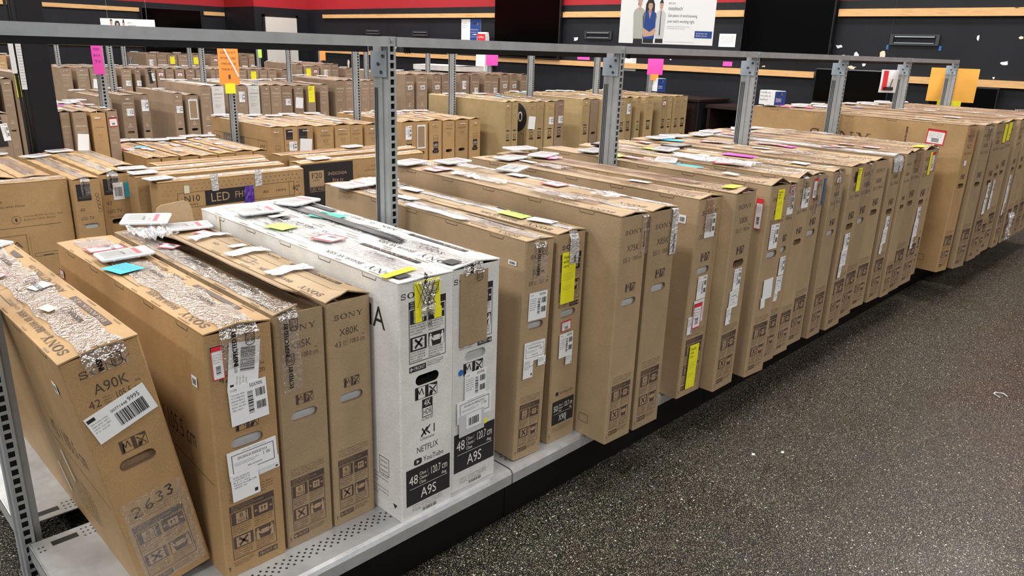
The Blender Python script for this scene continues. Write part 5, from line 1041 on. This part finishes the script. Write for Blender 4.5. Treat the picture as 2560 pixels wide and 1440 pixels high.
post_sign('white packaged cable card hanging beside a far right upright', 6.31, 2.145, .13, 1.22, 1.39, 'paper', -.8, d_cable, cat='packaged cable', name='cable_package')
# banners hung from the ceiling
def person(p, x, w, v0, v1, hair, shirt, skin='skin', fem=False, tie=False, uc=0):
    H = v1-v0; c = x
    p.P([(c-w*.38, v0), (c+w*.38, v0), (c+w*.36, v0+H*.12), (c-w*.36, v0+H*.12)], 'dark', 0)
    p.P([(c-w*.40, v0+H*.10), (c+w*.40, v0+H*.10), (c+w*.45, v0+H*.45), (c+w*.5, v0+H*.62), (c+w*.42, v0+H*.70), (c+w*.15, v0+H*.76), (c-w*.15, v0+H*.76), (c-w*.42, v0+H*.70), (c-w*.5, v0+H*.62), (c-w*.45, v0+H*.45)], shirt, 1)
    if fem:
        p.P([(c-w*.34, v0+H*.66), (c+w*.32, v0+H*.66), (c+w*.30, v0+H*.9), (c+w*.18, v0+H), (c-w*.18, v0+H), (c-w*.32, v0+H*.9)], hair, 0.5)
        p.P([(c-w*.5, v0+H*.30), (c-w*.34, v0+H*.14), (c+w*.35, v0+H*.18), (c+w*.5, v0+H*.30), (c+w*.42, v0+H*.36), (c+w*.05, v0+H*.26), (c-w*.42, v0+H*.36)], skin, 3)
    p.P([(c-w*.08, v0+H*.70), (c+w*.08, v0+H*.70), (c+w*.07, v0+H*.80), (c-w*.07, v0+H*.80)], skin, 2)
    if fem: p.P([(c-w*.12, v0+H*.76), (c+w*.12, v0+H*.76), (c, v0+H*.56)], skin, 2)
    p.disc(c, v0+H*.86, w*.155, H*.095, skin, 3); p.P([(c-w*.18, v0+H*.87), (c-w*.16, v0+H*.95), (c, v0+H*1.0), (c+w*.16, v0+H*.95), (c+w*.18, v0+H*.87), (c+w*.12, v0+H*.92), (c-w*.12, v0+H*.92)], hair, 4)
    for s_ in (-1, 1): p.disc(c+s_*w*.06, v0+H*.865, w*.018, H*.008, 'ink_black', 5, 8)
    p.P([(c-w*.012, v0+H*.86), (c+w*.012, v0+H*.86), (c+w*.02, v0+H*.835), (c-w*.02, v0+H*.835)], 'shirt_grey', 5); p.rect(c-w*.05, v0+H*.81, c+w*.05, v0+H*.816, 'red', 5)
    if tie: p.P([(c-w*.03, v0+H*.72), (c+w*.03, v0+H*.72), (c+w*.05, v0+H*.2), (c, v0+H*.16), (c-w*.05, v0+H*.2)], 'ink_black', 3); p.disc(c+w*.02, v0+H*1.01, w*.12, H*.045, hair, 4)
    if uc: p.disc(c-w*.13, v0+H*.83, w*.03, H*.03, hair, 3.5)
def banner(label, cx, cy, z0, w, h, ang):
    t = thing('hanging_banner', label, 'banner', (cx, cy, z0), (0, 0, ang), 'hanging banners'); m = MB(); m.box(-w/2, -.003, 0, w/2, .003, h, 'paper'); m.build('panel', t)
    m = MB(); p = Pr(m, lambda u, v, n: (-w/2+u, -.0032-n*1.2, v))
    person(p, w*.20, w*.13, h*.0, h*1.0-.004, 'hair', 'shirt_grey', uc=1); person(p, w*.425, w*.11, h*.02, h*.93, 'hair', 'paper_grey', tie=True); person(p, w*.31, w*.15, h*.01, h*.92, 'hair', 'navy', fem=True)
    m.build('printed_staff', t)['label'] = 'three staff members, middle one in a dark blue shirt'
    m = MB(); p = Pr(m, lambda u, v, n: (-w/2+u, -.0034-n, v)); p.text('BEST BUY', w*.50, h*.84, h*.035, 'ink_black', w=w*.075); p.text('totaltech', w*.50, h*.72, h*.075, 'ink_black', w=w*.15)
    p.text('Get peace of mind knowing', w*.50, h*.58, h*.062, 'ink_black', w=w*.31); p.text("your tech's working right.", w*.50, h*.46, h*.062, 'ink_black', w=w*.29); p.lines(['members get up to 24 months of protection on most', 'new tech purchases with active membership.'], w*.50, h*.37, h*.022, w*.24, 'ink_grey', 0, 1.9)
    p.rect(w*.80, h*.15, w*.985, h*.30, 'navy'); p.text('Scan the code or see a', w*.815, h*.235, h*.03, 'paper', 1, w=w*.12); p.text('Blue Shirt to learn more.', w*.815, h*.185, h*.03, 'paper', 1, w=w*.12); p.line((w*.48, h*.055), (w*.8, h*.055), h*.004, 'ink_grey')
    m.build('lettering', t)
    for s_ in (-.36, .36): m = MB(); m.tube([(w*s_, 0, h), (w*s_, 0, 4.6-z0)], .0015, 'bracket', 5); m.build('hanging_wire', t)
banner('white banner with three staff and bold lettering, hanging right', 6.29, 4.19, 1.535, .88, .42, -.798)
banner('white banner with three staff peeking over the rail at far left', 4.81, 13.55, 1.28, .88, .42, -.79)
# litter on the floor
for i, (x, y) in enumerate(((2.60, 1.03), (2.50, 1.10))): m = MB(); m.loft([[(x+.008*math.cos(2*PI*k/8), y+.006*math.sin(2*PI*k/8), z) for k in range(8)] for z in (.0005, .003)], 'paper'); tag(m.build('paper_scrap'), ('right', 'left')[i]+' one of two tiny white scraps on the dark floor', 'litter', 'paper scraps on the floor')
m = MB(); m.tube([(3.83, .57, .004), (3.85, .60, .006), (3.88, .60, .004), (3.89, .57, .005), (3.87, .55, .004)], .003, 'paper', 5); tag(m.build('plastic_strap'), 'curled white strap lying on the floor at right', 'litter')

# ---------------------------------------------------------------- light
def area(x, y, z, sx, sy, e, col=(1, .985, .96)):
    l = bpy.data.lights.new('ceiling_light', 'AREA'); l.shape = 'RECTANGLE'; l.size = sx; l.size_y = sy; l.energy = e; l.color = col
    o = bpy.data.objects.new('ceiling_light', l); COL.objects.link(o); o.location = (x, y, z)
for x in (-4.5, -1.2, 2.1, 5.4, 8.4):
    for y in (-3.2, 1.2, 4.6, 8.0, 11.4, 14.8): area(x, y, 4.45, .6, 1.25, 98)
W = bpy.data.worlds.new('World'); SC.world = W; W.use_nodes = True; W.node_tree.nodes['Background'].inputs[0].default_value = (.88, .94, 1, 1); W.node_tree.nodes['Background'].inputs[1].default_value = .32

# ---------------------------------------------------------------- camera (height 1.46 m)
yaw, pitch, roll, f = -0.80186, 0.30990, 0.03367, 1.87692
fw = Vector((-math.sin(yaw)*math.cos(pitch), math.cos(yaw)*math.cos(pitch), -math.sin(pitch)))
r = Vector((math.cos(yaw), math.sin(yaw), 0)); u = r.cross(fw)
r2 = r*math.cos(roll)+u*math.sin(roll); u2 = -r*math.sin(roll)+u*math.cos(roll)
cam = bpy.data.cameras.new('camera'); co = bpy.data.objects.new('camera', cam); COL.objects.link(co)
mt = Matrix((r2, u2, -fw)).transposed().to_4x4(); mt.translation = Vector((0, 0, 1.46)); co.matrix_world = mt
cam.sensor_width = 36; cam.lens = 36*f/2.56; cam.clip_start = .05; cam.clip_end = 100
SC.camera = co
bpy.data.objects.remove(_ob); 
SC.view_settings.view_transform = 'Standard'; SC.view_settings.look = 'None'; SC.view_settings.exposure = 0.0; SC.view_settings.gamma = 1; SC.view_settings.use_curve_mapping = False
